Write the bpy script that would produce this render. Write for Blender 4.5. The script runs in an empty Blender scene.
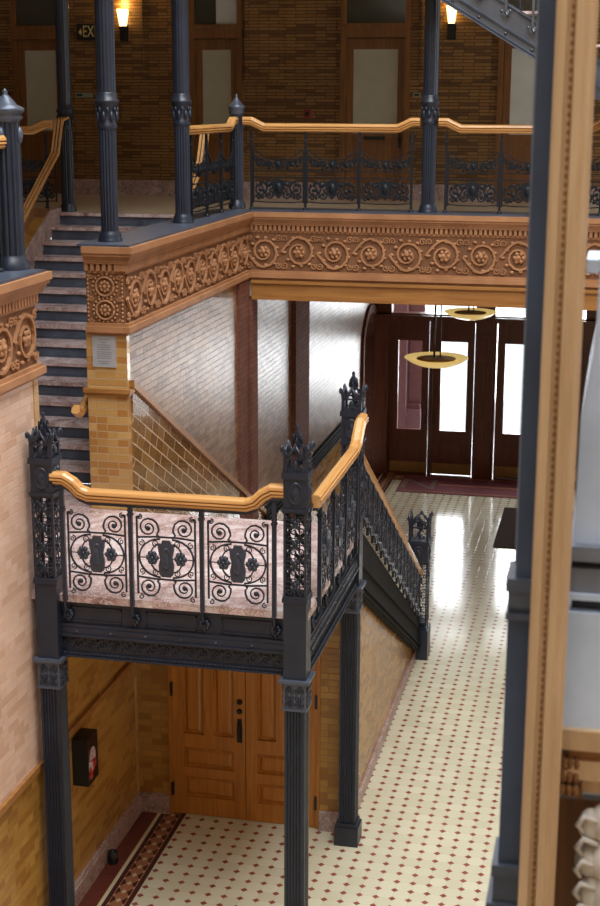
import bpy, bmesh, math, random
from mathutils import Vector, Matrix
random.seed(7)
S = bpy.context.scene
COL = S.collection
PI = math.pi
sin, cos = math.sin, math.cos

# ------------------------------------------------------------------ camera
f_px = 1447.0
pitch, yaw, roll = math.radians(13.65), math.radians(12.3), math.radians(0.2)
cy_, sy_, cp_, sp_ = cos(yaw), sin(yaw), cos(pitch), sin(pitch)
F = Vector((-sy_ * cp_, cy_ * cp_, -sp_)); R0 = Vector((cy_, sy_, 0)); U0 = R0.cross(F)
R = cos(roll) * R0 + sin(roll) * U0; U = -sin(roll) * R0 + cos(roll) * U0
cd = bpy.data.cameras.new('camera'); cam = bpy.data.objects.new('camera', cd); COL.objects.link(cam)
cam.matrix_world = Matrix(((R.x, U.x, -F.x, 0), (R.y, U.y, -F.y, 0), (R.z, U.z, -F.z, 7.0), (0, 0, 0, 1)))
cd.sensor_fit = 'VERTICAL'; cd.sensor_height = 24.0; cd.sensor_width = 24.0 * 600 / 906
cd.lens = f_px / 906 * 24.0
cd.clip_start = 0.05; cd.clip_end = 200
cd.dof.use_dof = True; cd.dof.focus_distance = 11.6; cd.dof.aperture_fstop = 3.6
S.camera = cam

# ------------------------------------------------------------------ light
W = bpy.data.worlds.new('daylight'); S.world = W; W.use_nodes = True
bg = W.node_tree.nodes['Background']
bg.inputs['Color'].default_value = (0.86, 0.93, 1.0, 1); bg.inputs['Strength'].default_value = 3.2

def area(name, loc, rot, sx, sy, power, color=(1, 1, 1)):
    l = bpy.data.lights.new(name, 'AREA'); l.shape = 'RECTANGLE'; l.size = sx; l.size_y = sy
    l.energy = power; l.color = color
    o = bpy.data.objects.new(name, l); COL.objects.link(o); o.location = loc; o.rotation_euler = rot
    return o
# daylight through the glazed roof of the court, and from the street outside the doors
area('skylight', (0.2, 7.0, 17.0), (0, 0, 0), 7.5, 16.0, 3500, (0.93, 0.97, 1.0))
area('street_daylight', (-1.6, 30.5, 3.2), (math.radians(-80), 0, 0), 8.0, 5.0, 1900, (0.95, 0.98, 1.0))
S.view_settings.view_transform = 'Standard'; S.view_settings.look = 'None'
S.view_settings.gamma = 1.0; S.view_settings.use_curve_mapping = False
S.view_settings.exposure = -0.22
S.cycles.use_denoising = True
S.cycles.max_bounces = 8; S.cycles.diffuse_bounces = 5; S.cycles.sample_clamp_indirect = 6.0

# ------------------------------------------------------------------ materials
class N:
    def __init__(s, name):
        s.m = bpy.data.materials.new(name); s.m.use_nodes = True; s.t = s.m.node_tree
        s.b = s.t.nodes['Principled BSDF']
    def n(s, typ, **kw):
        x = s.t.nodes.new(typ)
        for k, v in kw.items(): setattr(x, k, v)
        return x
    def link(s, a, b): s.t.links.new(a, b)
    def put(s, sock, v):
        if hasattr(v, 'links') or isinstance(v, bpy.types.NodeSocket): s.link(v, sock)
        else: sock.default_value = v
    def math(s, op, a, b=0.0, c=None):
        x = s.n('ShaderNodeMath', operation=op); s.put(x.inputs[0], a)
        if op not in ('ABSOLUTE', 'FLOOR', 'FRACT', 'SINE', 'COSINE', 'ROUND'): s.put(x.inputs[1], b)
        if c is not None: s.put(x.inputs[2], c)
        return x.outputs[0]
    def mix(s, fac, a, b):
        x = s.n('ShaderNodeMix', data_type='RGBA'); s.put(x.inputs['Factor'], fac)
        s.put(x.inputs[6], a if not isinstance(a, tuple) else (*a, 1)[:4]); s.put(x.inputs[7], b if not isinstance(b, tuple) else (*b, 1)[:4])
        return x.outputs[2]
    def pos(s):
        g = s.n('ShaderNodeNewGeometry'); x = s.n('ShaderNodeSeparateXYZ'); s.link(g.outputs['Position'], x.inputs[0])
        return x.outputs
    def comb(s, a, b, c=0.0):
        x = s.n('ShaderNodeCombineXYZ'); s.put(x.inputs[0], a); s.put(x.inputs[1], b); s.put(x.inputs[2], c); return x.outputs[0]
    def noise(s, vec, scale, detail=4.0, rough=0.55, dist=0.0):
        x = s.n('ShaderNodeTexNoise'); s.put(x.inputs['Scale'], scale); x.inputs['Detail'].default_value = detail
        x.inputs['Roughness'].default_value = rough; x.inputs['Distortion'].default_value = dist
        if vec is not None: s.link(vec, x.inputs['Vector'])
        return x.outputs['Fac']
    def ramp(s, fac, stops):
        x = s.n('ShaderNodeValToRGB'); e = x.color_ramp.elements
        e[0].position, e[0].color = stops[0][0], (*stops[0][1], 1)
        e[1].position, e[1].color = stops[-1][0], (*stops[-1][1], 1)
        for p, c in stops[1:-1]:
            q = e.new(p); q.color = (*c, 1)
        s.put(x.inputs[0], fac); return x.outputs[0]
    def bump(s, h, strength=0.3, dist=0.01, normal=None):
        x = s.n('ShaderNodeBump'); x.inputs['Strength'].default_value = strength; x.inputs['Distance'].default_value = dist
        s.link(h, x.inputs['Height'])
        if normal is not None: s.link(normal, x.inputs['Normal'])
        return x.outputs['Normal']
    def set(s, **kw):
        for k, v in kw.items():
            k2 = {'color': 'Base Color', 'rough': 'Roughness', 'metal': 'Metallic', 'normal': 'Normal', 'spec': 'Specular IOR Level',
                  'coat': 'Coat Weight', 'emis': 'Emission Color', 'emis_s': 'Emission Strength', 'alpha': 'Alpha'}[k]
            sock = s.b.inputs[k2]
            if isinstance(v, tuple): v = (*v, 1)[:4]
            s.put(sock, v)
        return s.m

def objvec(n):
    return n.n('ShaderNodeTexCoord').outputs['Object']

def plain(name, c, rough=0.5, metal=0.0, var=0.15, scale=8.0, bump=0.0, spec=0.5):
    n = N(name); v = objvec(n); f = n.noise(v, scale)
    c2 = tuple(x * (1 - var) for x in c); c3 = tuple(min(1, x * (1 + var)) for x in c)
    kw = dict(color=n.ramp(f, [(0.3, c2), (0.7, c3)]), rough=rough, metal=metal, spec=spec)
    if bump: kw['normal'] = n.bump(n.noise(v, scale * 5), bump, 0.01)
    return n.set(**kw)

def wood(name, c, dark, rough=0.35, scale=3.0, axis='Z', coat=0.0):
    n = N(name); v = objvec(n); mp = n.n('ShaderNodeMapping'); n.link(v, mp.inputs[0])
    sc = {'X': (0.6, 9, 9), 'Y': (9, 0.6, 9), 'Z': (9, 9, 0.6)}[axis]
    mp.inputs['Scale'].default_value = tuple(s * scale / 3 for s in sc)
    f = n.noise(mp.outputs[0], 2.2, 8.0, 0.6, 0.8)
    return n.set(color=n.ramp(f, [(0.3, dark), (0.65, c)]), rough=rough, coat=coat, normal=n.bump(f, 0.12, 0.004))

def brick(name, c1, c2, mortar, bw=0.2, bh=0.068, rough=0.3, ms=0.006, ang=0.0, wob=0.25, dark=None, spec=0.5, coat=0.0, macro=0.2, bs=0.6):
    n = N(name); p = n.pos(); u = n.math('ADD', p[0], p[1]); w = p[2]
    if ang:
        ca, sa = cos(ang), sin(ang)
        u2 = n.math('SUBTRACT', n.math('MULTIPLY', u, ca), n.math('MULTIPLY', w, sa))
        w2 = n.math('ADD', n.math('MULTIPLY', u, sa), n.math('MULTIPLY', w, ca)); u, w = u2, w2
    vec = n.comb(u, w)
    b = n.n('ShaderNodeTexBrick'); n.link(vec, b.inputs['Vector'])
    b.inputs['Color1'].default_value = (*c1, 1); b.inputs['Color2'].default_value = (*c2, 1); b.inputs['Mortar'].default_value = (*mortar, 1)
    b.inputs['Scale'].default_value = 1.0; b.inputs['Mortar Size'].default_value = ms; b.inputs['Mortar Smooth'].default_value = 0.3
    b.inputs['Brick Width'].default_value = bw; b.inputs['Row Height'].default_value = bh; b.inputs['Bias'].default_value = 0.0
    col = b.outputs['Color']
    # a third tone picked brick by brick
    row = n.math('FLOOR', n.math('DIVIDE', w, bh)); sh = n.math('MULTIPLY', n.math('MODULO', n.math('ABSOLUTE', row), 2.0), bw / 2)
    cell = n.math('FLOOR', n.math('DIVIDE', n.math('ADD', u, sh), bw))
    wn = n.n('ShaderNodeTexWhiteNoise', noise_dimensions='2D'); n.link(n.comb(cell, row), wn.inputs['Vector'])
    big = n.noise(n.comb(u, w), 0.9, 3.0)
    if dark:
        fac = n.math('MULTIPLY', n.math('GREATER_THAN', wn.outputs['Value'], 0.72), n.math('SUBTRACT', 1.0, b.outputs['Fac']))
        col = n.mix(fac, col, dark)
    if macro:
        m2 = n.n('ShaderNodeMix', data_type='RGBA', blend_type='MULTIPLY'); m2.inputs['Factor'].default_value = 1.0
        n.link(col, m2.inputs[6]); n.link(n.ramp(big, [(0.35, (1 - macro,) * 3), (0.65, (1.0,) * 3)]), m2.inputs[7]); col = m2.outputs[2]
    h = n.math('ADD', n.math('MULTIPLY', b.outputs['Fac'], -1.0), n.math('MULTIPLY', n.noise(vec, 16.0, 2.0), wob * 2)) if wob else n.math('MULTIPLY', b.outputs['Fac'], -1.0)
    h = n.math('ADD', h, n.math('MULTIPLY', wn.outputs['Value'], wob))
    rr = n.math('ADD', rough, n.math('MULTIPLY', b.outputs['Fac'], 0.5))
    return n.set(color=col, rough=rr, spec=spec, coat=coat, normal=n.bump(h, bs, 0.004))

M = {}
M['iron'] = plain('painted_iron', (0.013, 0.018, 0.031), 0.36, 0.0, 0.25, 6, 0.1, 0.5)
M['iron_matte'] = plain('matte_black_iron', (0.012, 0.013, 0.015), 0.75, 0.0, 0.25, 6, 0.2, 0.15)
M['iron_mid'] = plain('satin_iron', (0.030, 0.038, 0.058), 0.3, 0.0, 0.2, 6, 0.1, 0.6)
M['iron_step'] = plain('sky_lit_riser_iron', (0.085, 0.105, 0.15), 0.45, 0.0, 0.35, 5, 0.1, 0.5)  # same iron lightened: sky light on the risers is put into the colour
M['iron_g_shade'] = plain('shaded_gallery_iron', (0.007, 0.009, 0.013), 0.5, 0.0, 0.2, 6, 0.1, 0.3)  # same iron paint darkened: shade on the gallery railings is put into the colour
M['iron_edge'] = plain('worn_iron', (0.075, 0.09, 0.125), 0.35, 0.3, 0.2, 6, 0.1)
M['iron_silver'] = plain('grey_iron', (0.095, 0.10, 0.115), 0.35, 0.5, 0.2, 6)
M['oak'] = wood('oiled_oak', (0.62, 0.33, 0.115), (0.46, 0.215, 0.06), 0.25, 3.0, 'X', 0.3)
M['oakY'] = wood('oiled_oak_long', (0.62, 0.33, 0.115), (0.46, 0.215, 0.06), 0.25, 3.0, 'Y', 0.3)
M['oak_door'] = wood('golden_oak_door', (0.50, 0.205, 0.035), (0.33, 0.12, 0.015), 0.35, 3.0, 'Z')
M['oak_beam'] = wood('oak_beam', (0.36, 0.165, 0.045), (0.24, 0.095, 0.022), 0.4, 3.0, 'X')
M['oak_dark'] = wood('brown_oak', (0.23, 0.095, 0.025), (0.13, 0.05, 0.012), 0.4, 3.0, 'Z')
M['mahog'] = wood('mahogany', (0.15, 0.05, 0.026), (0.08, 0.025, 0.014), 0.3, 3.0, 'Z')
M['brass'] = plain('brass_plate', (0.42, 0.27, 0.10), 0.35, 0.8, 0.15, 4)
M['pale_oak'] = wood('pale_oak', (0.60, 0.41, 0.235), (0.44, 0.28, 0.14), 0.45, 3.0, 'Z')

def terracotta():
    n = N('terracotta'); v = objvec(n); f = n.noise(v, 3.0, 6.0); g = n.noise(v, 30.0, 4.0)
    return n.set(color=n.ramp(f, [(0.3, (0.28, 0.122, 0.048)), (0.7, (0.40, 0.19, 0.082))]), rough=0.62, normal=n.bump(g, 0.3, 0.004))
M['terra'] = terracotta()
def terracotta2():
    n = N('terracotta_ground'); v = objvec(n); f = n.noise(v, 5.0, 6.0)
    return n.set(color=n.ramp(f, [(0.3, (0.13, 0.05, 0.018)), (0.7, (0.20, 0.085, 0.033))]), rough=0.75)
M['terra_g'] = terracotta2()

def marble(name, c1, c2, c3, scale=5.0, rough=0.25):
    n = N(name); v = n.n('ShaderNodeNewGeometry').outputs['Position']
    f = n.noise(v, scale, 9.0, 0.65, 1.5); g = n.noise(v, scale * 3.1, 8.0, 0.7, 2.0)
    a = n.ramp(f, [(0.30, c2), (0.5, c1), (0.7, c3)])
    vein = n.math('LESS_THAN', n.math('ABSOLUTE', n.math('SUBTRACT', g, 0.5)), 0.014)
    return n.set(color=n.mix(n.math('MULTIPLY', vein, 0.7), a, (0.8, 0.76, 0.72)), rough=rough)
M['marble'] = marble('pink_marble', (0.47, 0.315, 0.295), (0.20, 0.10, 0.085), (0.76, 0.68, 0.66), 2.4)
M['marble_d'] = marble('dark_pink_marble', (0.30, 0.17, 0.14), (0.15, 0.08, 0.065), (0.45, 0.36, 0.33), 5.0, 0.35)

M['b_pink'] = brick('pale_pink_glazed_brick', (0.66, 0.42, 0.30), (0.74, 0.51, 0.39), (0.62, 0.45, 0.35), 0.20, 0.066, 0.36, 0.004, wob=0.12, dark=(0.60, 0.37, 0.26), macro=0.1)
M['b_gold'] = brick('golden_glazed_brick', (0.42, 0.205, 0.035), (0.52, 0.28, 0.065), (0.24, 0.125, 0.035), 0.20, 0.066, 0.20, 0.004, bs=0.12, wob=0.0, dark=(0.35, 0.16, 0.027), coat=0.0)
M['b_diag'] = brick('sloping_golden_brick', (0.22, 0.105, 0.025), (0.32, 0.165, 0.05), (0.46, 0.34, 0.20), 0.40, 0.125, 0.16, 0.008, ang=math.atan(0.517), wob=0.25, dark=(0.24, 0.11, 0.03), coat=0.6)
M['b_pier'] = brick('pier_golden_brick', (0.50, 0.27, 0.08), (0.60, 0.36, 0.13), (0.48, 0.33, 0.18), 0.21, 0.073, 0.3, 0.005, wob=0.1, dark=(0.44, 0.20, 0.05), coat=0.2)
M['b_grey'] = brick('buff_glazed_brick', (0.25, 0.14, 0.07), (0.33, 0.195, 0.105), (0.25, 0.15, 0.085), 0.20, 0.066, 0.32, 0.003, wob=0.55, dark=(0.18, 0.095, 0.045), spec=0.4)
M['b_red'] = brick('red_brown_brick', (0.15, 0.055, 0.035), (0.19, 0.075, 0.05), (0.10, 0.05, 0.035), 0.20, 0.066, 0.75, 0.004, wob=0.1, spec=0.1)
M['b_gal'] = brick('ochre_roman_brick', (0.235, 0.115, 0.030), (0.31, 0.16, 0.046), (0.08, 0.04, 0.015), 0.30, 0.046, 0.42, 0.006, wob=0.1, dark=(0.14, 0.065, 0.018))
M['plaster'] = plain('cream_plaster', (0.62, 0.57, 0.48), 0.8)
M['plaster_d'] = plain('light_well_wall', (0.30, 0.22, 0.14), 0.7)
M['tan_floor'] = plain('tan_mosaic', (0.46, 0.36, 0.24), 0.3, 0, 0.12, 30)
M['paver'] = plain('street_paving', (0.55, 0.55, 0.55), 0.8)
M['frost'] = plain('frosted_glass', (0.46, 0.45, 0.35), 0.12, 0, 0.12, 1.5, 0, 0.7)
M['frost_b'] = plain('bright_frosted_glass', (0.62, 0.66, 0.64), 0.15, 0, 0.08, 2.0, 0, 0.7)
M['frost_d'] = plain('dark_transom_glass', (0.055, 0.058, 0.045), 0.12, 0, 0.2, 1.2, 0, 0.7)
M['plaque'] = plain('engraved_grey_plaque', (0.42, 0.42, 0.43), 0.4, 0.2, 0.08, 12)
M['plaque_text'] = plain('engraving', (0.22, 0.22, 0.24), 0.5)
M['black'] = plain('black_metal', (0.006, 0.006, 0.007), 0.4)
M['red'] = plain('red_paint', (0.45, 0.02, 0.02), 0.35)
M['dred'] = plain('dull_red_paint', (0.22, 0.02, 0.02), 0.4)
M['pinkish'] = plain('pale_label', (0.55, 0.45, 0.5), 0.5)
M['signtext'] = plain('sign_yellow', (0.62, 0.55, 0.22), 0.5)
M['greenplate'] = plain('grey_green_plate', (0.25, 0.30, 0.22), 0.5)
M['mat_dark'] = plain('brown_rubber_mat', (0.045, 0.028, 0.02), 1.0, 0, 0.1, 40, 0, 0.05)
M['pale_iron'] = plain('pale_blue_paint', (0.58, 0.70, 0.88), 0.4, 0, 0.12, 5)
M['mid_iron'] = plain('grey_blue_paint', (0.20, 0.22, 0.27), 0.4, 0, 0.15, 6)
M['blue_iron'] = plain('slate_blue_paint', (0.038, 0.060, 0.105), 0.4, 0, 0.25, 4)
M['carved'] = plain('white_carving', (0.62, 0.58, 0.52), 0.6, 0, 0.2, 12)
M['stone_p'] = plain('pink_granite', (0.16, 0.085, 0.10), 0.5, 0, 0.2, 30)

def glow(name, c, s):
    n = N(name); return n.set(color=c, emis=c, emis_s=s, rough=0.4)
M['lampglow'] = glow('lit_shade', (1.0, 0.66, 0.22), 7.0)
M['lampcore'] = glow('lit_bulb', (1.0, 0.93, 0.72), 6.0)
def bowlglass():
    n = N('amber_glass'); v = objvec(n)
    return n.set(color=(0.62, 0.44, 0.14), rough=0.2, emis=(1.0, 0.72, 0.25), emis_s=0.55)
M['amber'] = bowlglass()
def clear():
    n = N('clear_glass'); t = n.t; t.nodes.remove(n.b)
    a = n.n('ShaderNodeBsdfTransparent'); g = n.n('ShaderNodeBsdfGlossy'); g.inputs['Roughness'].default_value = 0.02
    fr = n.n('ShaderNodeFresnel'); fr.inputs['IOR'].default_value = 1.5; mx = n.n('ShaderNodeMixShader')
    gg = n.n('ShaderNodeNewGeometry'); n.link(n.math('MULTIPLY', fr.outputs[0], n.math('SUBTRACT', 1.0, gg.outputs['Backfacing'])), mx.inputs[0]); n.link(a.outputs[0], mx.inputs[1]); n.link(g.outputs[0], mx.inputs[2])
    n.link(mx.outputs[0], t.nodes['Material Output'].inputs[0]); return n.m
M['glass'] = clear()

def redmat():
    n = N('red_carpet'); v = objvec(n); f = n.noise(v, 60)
    return n.set(color=n.ramp(f, [(0.3, (0.10, 0.012, 0.018)), (0.7, (0.17, 0.022, 0.032))]), rough=0.9)
M['redmat'] = redmat()
M['matletter'] = plain('carpet_letter', (0.16, 0.09, 0.06), 0.9)
M['matline'] = plain('carpet_line', (0.34, 0.12, 0.05), 0.9)

def tiles():
    n = N('octagon_tile_floor'); p = n.pos(); d = 0.1491
    def cellc(x, off): # signed distance to nearest lattice point
        q = n.math('DIVIDE', n.math('SUBTRACT', x, off), d)
        return n.math('SUBTRACT', q, n.math('ROUND', q))
    a = n.math('ABSOLUTE', cellc(p[0], -1.68)); b = n.math('ABSOLUTE', cellc(p[1], 12.57))
    s = n.math('ADD', a, b)
    dot = n.math('LESS_THAN', s, 0.230)
    edge = n.math('MULTIPLY', n.math('GREATER_THAN', s, 0.230), n.math('LESS_THAN', s, 0.255))
    jx = n.math('GREATER_THAN', a, 0.487); jy = n.math('GREATER_THAN', b, 0.487)
    # joints: the octagons' straight edges run between the dots, half a cell from neither
    joint = n.math('MAXIMUM', n.math('LESS_THAN', a, 0.012), n.math('LESS_THAN', b, 0.012))
    wn = n.n('ShaderNodeTexWhiteNoise', noise_dimensions='2D')
    n.link(n.comb(n.math('FLOOR', n.math('DIVIDE', n.math('SUBTRACT', p[0], -1.68), d)), n.math('FLOOR', n.math('DIVIDE', n.math('SUBTRACT', p[1], 12.57), d))), wn.inputs['Vector'])
    vec = n.comb(p[0], p[1])
    big = n.noise(vec, 0.7, 4.0); mid = n.noise(vec, 4.0)
    base = n.ramp(wn.outputs['Value'], [(0.0, (0.53, 0.485, 0.345)), (1.0, (0.61, 0.565, 0.42))])
    base = n.mix(n.math('MULTIPLY', mid, 0.18), base, (0.48, 0.42, 0.28))
    redc = n.ramp(mid, [(0.3, (0.20, 0.045, 0.03)), (0.7, (0.29, 0.085, 0.055))])
    field = n.mix(n.math('MULTIPLY', joint, 0.30), base, (0.30, 0.25, 0.17))
    field = n.mix(n.math('MULTIPLY', edge, 0.35), field, (0.30, 0.22, 0.15))
    field = n.mix(dot, field, redc)
    # border along the left wall (and the same across the street end)
    def band(x, lo, hi): return n.math('MULTIPLY', n.math('GREATER_THAN', x, lo), n.math('LESS_THAN', x, hi))
    X = p[0]; Y = p[1]
    def border(t, u):
        per = 0.1491
        q = n.math('FRACT', n.math('DIVIDE', u, per))            # 0..1 along
        tri = n.math('ABSOLUTE', n.math('SUBTRACT', n.math('MULTIPLY', q, 2.0), 1.0))   # 1 at ends, 0 mid
        # left and right rows of triangles, t measured across 0.04..0.205
        l = n.math('DIVIDE', n.math('SUBTRACT', t, 0.085), 0.045); r = n.math('DIVIDE', n.math('SUBTRACT', 0.230, t), 0.045)
        tl = n.math('MULTIPLY', band(l, 0.05, 1.0), n.math('LESS_THAN', tri, n.math('SUBTRACT', 1.0, l)))
        tr = n.math('MULTIPLY', band(r, 0.05, 1.0), n.math('LESS_THAN', tri, n.math('SUBTRACT', 1.0, r)))
        wl = n.math('MULTIPLY', band(l, 0.0, 0.55), n.math('GREATER_THAN', tri, n.math('ADD', 0.72, l)))
        wr = n.math('MULTIPLY', band(r, 0.0, 0.55), n.math('GREATER_THAN', tri, n.math('ADD', 0.72, r)))
        cen = n.math('LESS_THAN', n.math('ADD', n.math('MULTIPLY', n.math('ABSOLUTE', n.math('SUBTRACT', q, 0.5)), 2.6), n.math('MULTIPLY', n.math('ABSOLUTE', n.math('SUBTRACT', t, 0.1575)), 24.0)), 0.62)
        c = n.mix(n.math('MAXIMUM', tl, tr), (0.27, 0.11, 0.055), (0.055, 0.018, 0.018))
        c = n.mix(n.math('MAXIMUM', wl, wr), c, (0.50, 0.42, 0.30))
        c = n.mix(cen, c, (0.45, 0.36, 0.22))
        c = n.mix(band(t, -0.4, 0.0), c, (0.12, 0.028, 0.02))
        c = n.mix(band(t, 0.0, 0.035), c, (0.55, 0.48, 0.30))
        c = n.mix(n.math('MAXIMUM', band(t, 0.035, 0.078), band(t, 0.240, 0.285)), c, (0.055, 0.018, 0.018))
        return c
    tB = n.math('SUBTRACT', X, -4.24)
    col = n.mix(n.math('LESS_THAN', tB, 0.285), field, border(tB, Y))
    tD = n.math('SUBTRACT', 26.75, Y)
    col = n.mix(n.math('MULTIPLY', n.math('LESS_THAN', tD, 0.285), n.math('GREATER_THAN', tB, 0.285)), col, border(tD, X))
    rg = n.math('ADD', 0.09, n.math('MULTIPLY', n.noise(vec, 2.5), 0.08))
    hh = n.math('ADD', n.math('MULTIPLY', n.math('MAXIMUM', joint, edge), -0.6), n.math('MULTIPLY', wn.outputs['Value'], 0.8))
    hh = n.math('ADD', hh, n.math('MULTIPLY', n.noise(vec, 9.0, 2.0), 0.9))
    return n.set(color=col, rough=rg, normal=n.bump(hh, 0.35, 0.0025), spec=0.5)
M['tiles'] = tiles()

# ------------------------------------------------------------------ mesh builder
def wloc(o):
    v = Vector((0, 0, 0))
    while o is not None: v += o.location; o = o.parent
    return v
class MB:
    def __init__(s, T=None): s.v = []; s.f = []; s.sm = []; s.T = T
    def add(s, vs, fs, smooth=False):
        k = len(s.v)
        s.v += [tuple(s.T(*p)) if s.T else tuple(p) for p in vs]
        s.f += [tuple(i + k for i in f) for f in fs]; s.sm += [smooth] * len(fs)
        return s
    def box(s, x0, x1, y0, y1, z0, z1):
        vs = [(x, y, z) for x in (x0, x1) for y in (y0, y1) for z in (z0, z1)]
        return s.add(vs, [(0, 1, 3, 2), (4, 6, 7, 5), (0, 4, 5, 1), (2, 3, 7, 6), (0, 2, 6, 4), (1, 5, 7, 3)])
    def poly(s, pts, axis, a, b):       # extrude a 2-D outline along an axis between a and b
        def P(p, t): return {'X': (t, p[0], p[1]), 'Y': (p[0], t, p[1]), 'Z': (p[0], p[1], t)}[axis]
        n = len(pts); vs = [P(p, a) for p in pts] + [P(p, b) for p in pts]
        fs = [tuple(range(n)), tuple(range(2 * n - 1, n - 1, -1))] + [(i, (i + 1) % n, n + (i + 1) % n, n + i) for i in range(n)]
        return s.add(vs, fs)
    def lathe(s, prof, c=(0, 0, 0), n=16, smooth=True, cap=True, rs=(1, 1), rot=0):
        vs = []; fs = []
        for r, z in prof:
            for k in range(n):
                a = 2 * PI * k / n + rot; vs.append((c[0] + r * rs[0] * cos(a), c[1] + r * rs[1] * sin(a), c[2] + z))
        for i in range(len(prof) - 1):
            for k in range(n):
                k2 = (k + 1) % n; fs.append((i * n + k, i * n + k2, (i + 1) * n + k2, (i + 1) * n + k))
        s.add(vs, fs, smooth)
        if cap:
            m = len(prof) - 1
            s.add(vs[:n], [tuple(range(n))[::-1]]); s.add(vs[m * n:], [tuple(range(n))])
        return s
    def tube(s, path, r, n=5, flat=1.0, up=(0, 1, 0)):
        m = len(path); P = [Vector(p) for p in path]; rr = r if isinstance(r, (list, tuple)) else [r] * m
        vs = []; fs = []; upv = Vector(up)
        for i in range(m):
            t = (P[min(i + 1, m - 1)] - P[max(i - 1, 0)])
            t = t.normalized() if t.length > 1e-9 else Vector((0, 0, 1))
            a = upv.cross(t)
            if a.length < 1e-3: a = Vector((1, 0, 0)).cross(t)
            a.normalize(); b = t.cross(a).normalized()
            for k in range(n):
                q = 2 * PI * k / n + PI / n
                vs.append(tuple(P[i] + a * (rr[i] * cos(q)) + b * (rr[i] * sin(q) * flat)))
        for i in range(m - 1):
            for k in range(n):
                k2 = (k + 1) % n; fs.append((i * n + k, i * n + k2, (i + 1) * n + k2, (i + 1) * n + k))
        fs += [tuple(range(n))[::-1], tuple((m - 1) * n + k for k in range(n))]
        return s.add(vs, fs, n > 4)
    def blob(s, c, rx, ry, rz, n=8, m=5):
        vs = []; fs = []
        for i in range(m + 1):
            ph = PI * i / m
            for k in range(n):
                a = 2 * PI * k / n; vs.append((c[0] + rx * sin(ph) * cos(a), c[1] + ry * sin(ph) * sin(a), c[2] + rz * cos(ph)))
        for i in range(m):
            for k in range(n):
                k2 = (k + 1) % n; fs.append((i * n + k, (i + 1) * n + k, (i + 1) * n + k2, i * n + k2))
        return s.add(vs, fs, True)
    def spiral(s, cx, cz, r0, a0, turns, r, y=0.0, seg=None, end=0.18, lead=None, flat=1.0, bud=True):
        """scroll in the local x-z plane; starts on the outside at angle a0, winds in to the centre"""
        seg = seg or max(8, int(abs(turns) * 12)); pts = []; rr = []
        if lead:
            for p in lead: pts.append((p[0], y, p[1])); rr.append(r)
        for i in range(seg + 1):
            t = i / seg; a = a0 + turns * 2 * PI * t; q = r0 * (1 - t * (1 - end))
            pts.append((cx + q * cos(a), y, cz + q * sin(a))); rr.append(r * (1 - 0.35 * t))
        s.tube(pts, rr, 4, flat)
        if bud: s.blob((cx + r0 * end * 0.4 * cos(a), y, cz + r0 * end * 0.4 * sin(a)), r0 * 0.26, r * 1.5, r0 * 0.26, 6, 4)
        return s
    def sweep(s, path, prof, side):
        """profile (a sideways, b square to the path) swept along a path; side = constant sideways vector"""
        P = [Vector(p) for p in path]; sd = Vector(side).normalized(); m = len(P); n = len(prof); vs = []; fs = []
        for i in range(m):
            t0 = (P[i] - P[i - 1]).normalized() if i else (P[1] - P[0]).normalized()
            t1 = (P[i + 1] - P[i]).normalized() if i < m - 1 else t0
            u0 = t0.cross(sd) * -1; u1 = t1.cross(sd) * -1; u = (u0 + u1).normalized()
            k = 1 / max(0.5, u.dot(u0))
            for a, b in prof: vs.append(tuple(P[i] + sd * a + u * (b * k)))
        for i in range(m - 1):
            for k in range(n):
                k2 = (k + 1) % n; fs.append((i * n + k, i * n + k2, (i + 1) * n + k2, (i + 1) * n + k))
        fs += [tuple(range(n))[::-1], tuple((m - 1) * n + k for k in range(n))]
        return s.add(vs, fs)
    def build(s, name, mt, parent=None, local=False):
        me = bpy.data.meshes.new(name)
        o = bpy.data.objects.new(name, me); COL.objects.link(o)
        vs = s.v
        if parent is not None:
            o.parent = parent
            if not local:
                L = wloc(parent); vs = [(a - L.x, b - L.y, c - L.z) for a, b, c in vs]
        elif not local:
            xs = [p[0] for p in vs]; ys = [p[1] for p in vs]; zs = [p[2] for p in vs]
            L = Vector(((min(xs) + max(xs)) / 2, (min(ys) + max(ys)) / 2, min(zs)))
            vs = [(a - L.x, b - L.y, c - L.z) for a, b, c in vs]; o.location = L
        me.from_pydata(vs, [], s.f)
        me.polygons.foreach_set('use_smooth', s.sm)
        bm = bmesh.new(); bm.from_mesh(me); bmesh.ops.recalc_face_normals(bm, faces=bm.faces); bm.to_mesh(me); bm.free()
        me.materials.append(M[mt] if isinstance(mt, str) else mt); me.update()
        return o

def thing(name, label, cat, loc=(0, 0, 0), group=None, rz=0):
    o = bpy.data.objects.new(name, None); COL.objects.link(o); o.location = loc; o.rotation_euler = (0, 0, rz)
    o.empty_display_size = 0.1; o['label'] = label; o['category'] = cat
    if group: o['group'] = group
    return o
def tag(o, label, cat, group=None, kind=None):
    o['label'] = label; o['category'] = cat
    if group: o['group'] = group
    if kind: o['kind'] = kind
    return o
def struct(o, label=None):
    o['kind'] = 'structure'
    if label: o['label'] = label
    return o
def copy_tree(o, parent=None):
    c = o.copy(); COL.objects.link(c)
    if parent is not None: c.parent = parent
    for ch in list(o.children): copy_tree(ch, c)
    return c

# ------------------------------------------------------------------ structure
XW = -4.45          # face of the long left wall
YF, YB = 12.8, 17.3  # back of the landing; edge of the cross gallery
ZL, Z2 = 3.17, 5.6   # landing; second floor

struct(MB().box(-4.82, 6, -4, 27.4, -0.15, 0).build('floor', 'tiles'), 'cream octagon tile floor with small brown diamonds')
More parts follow.
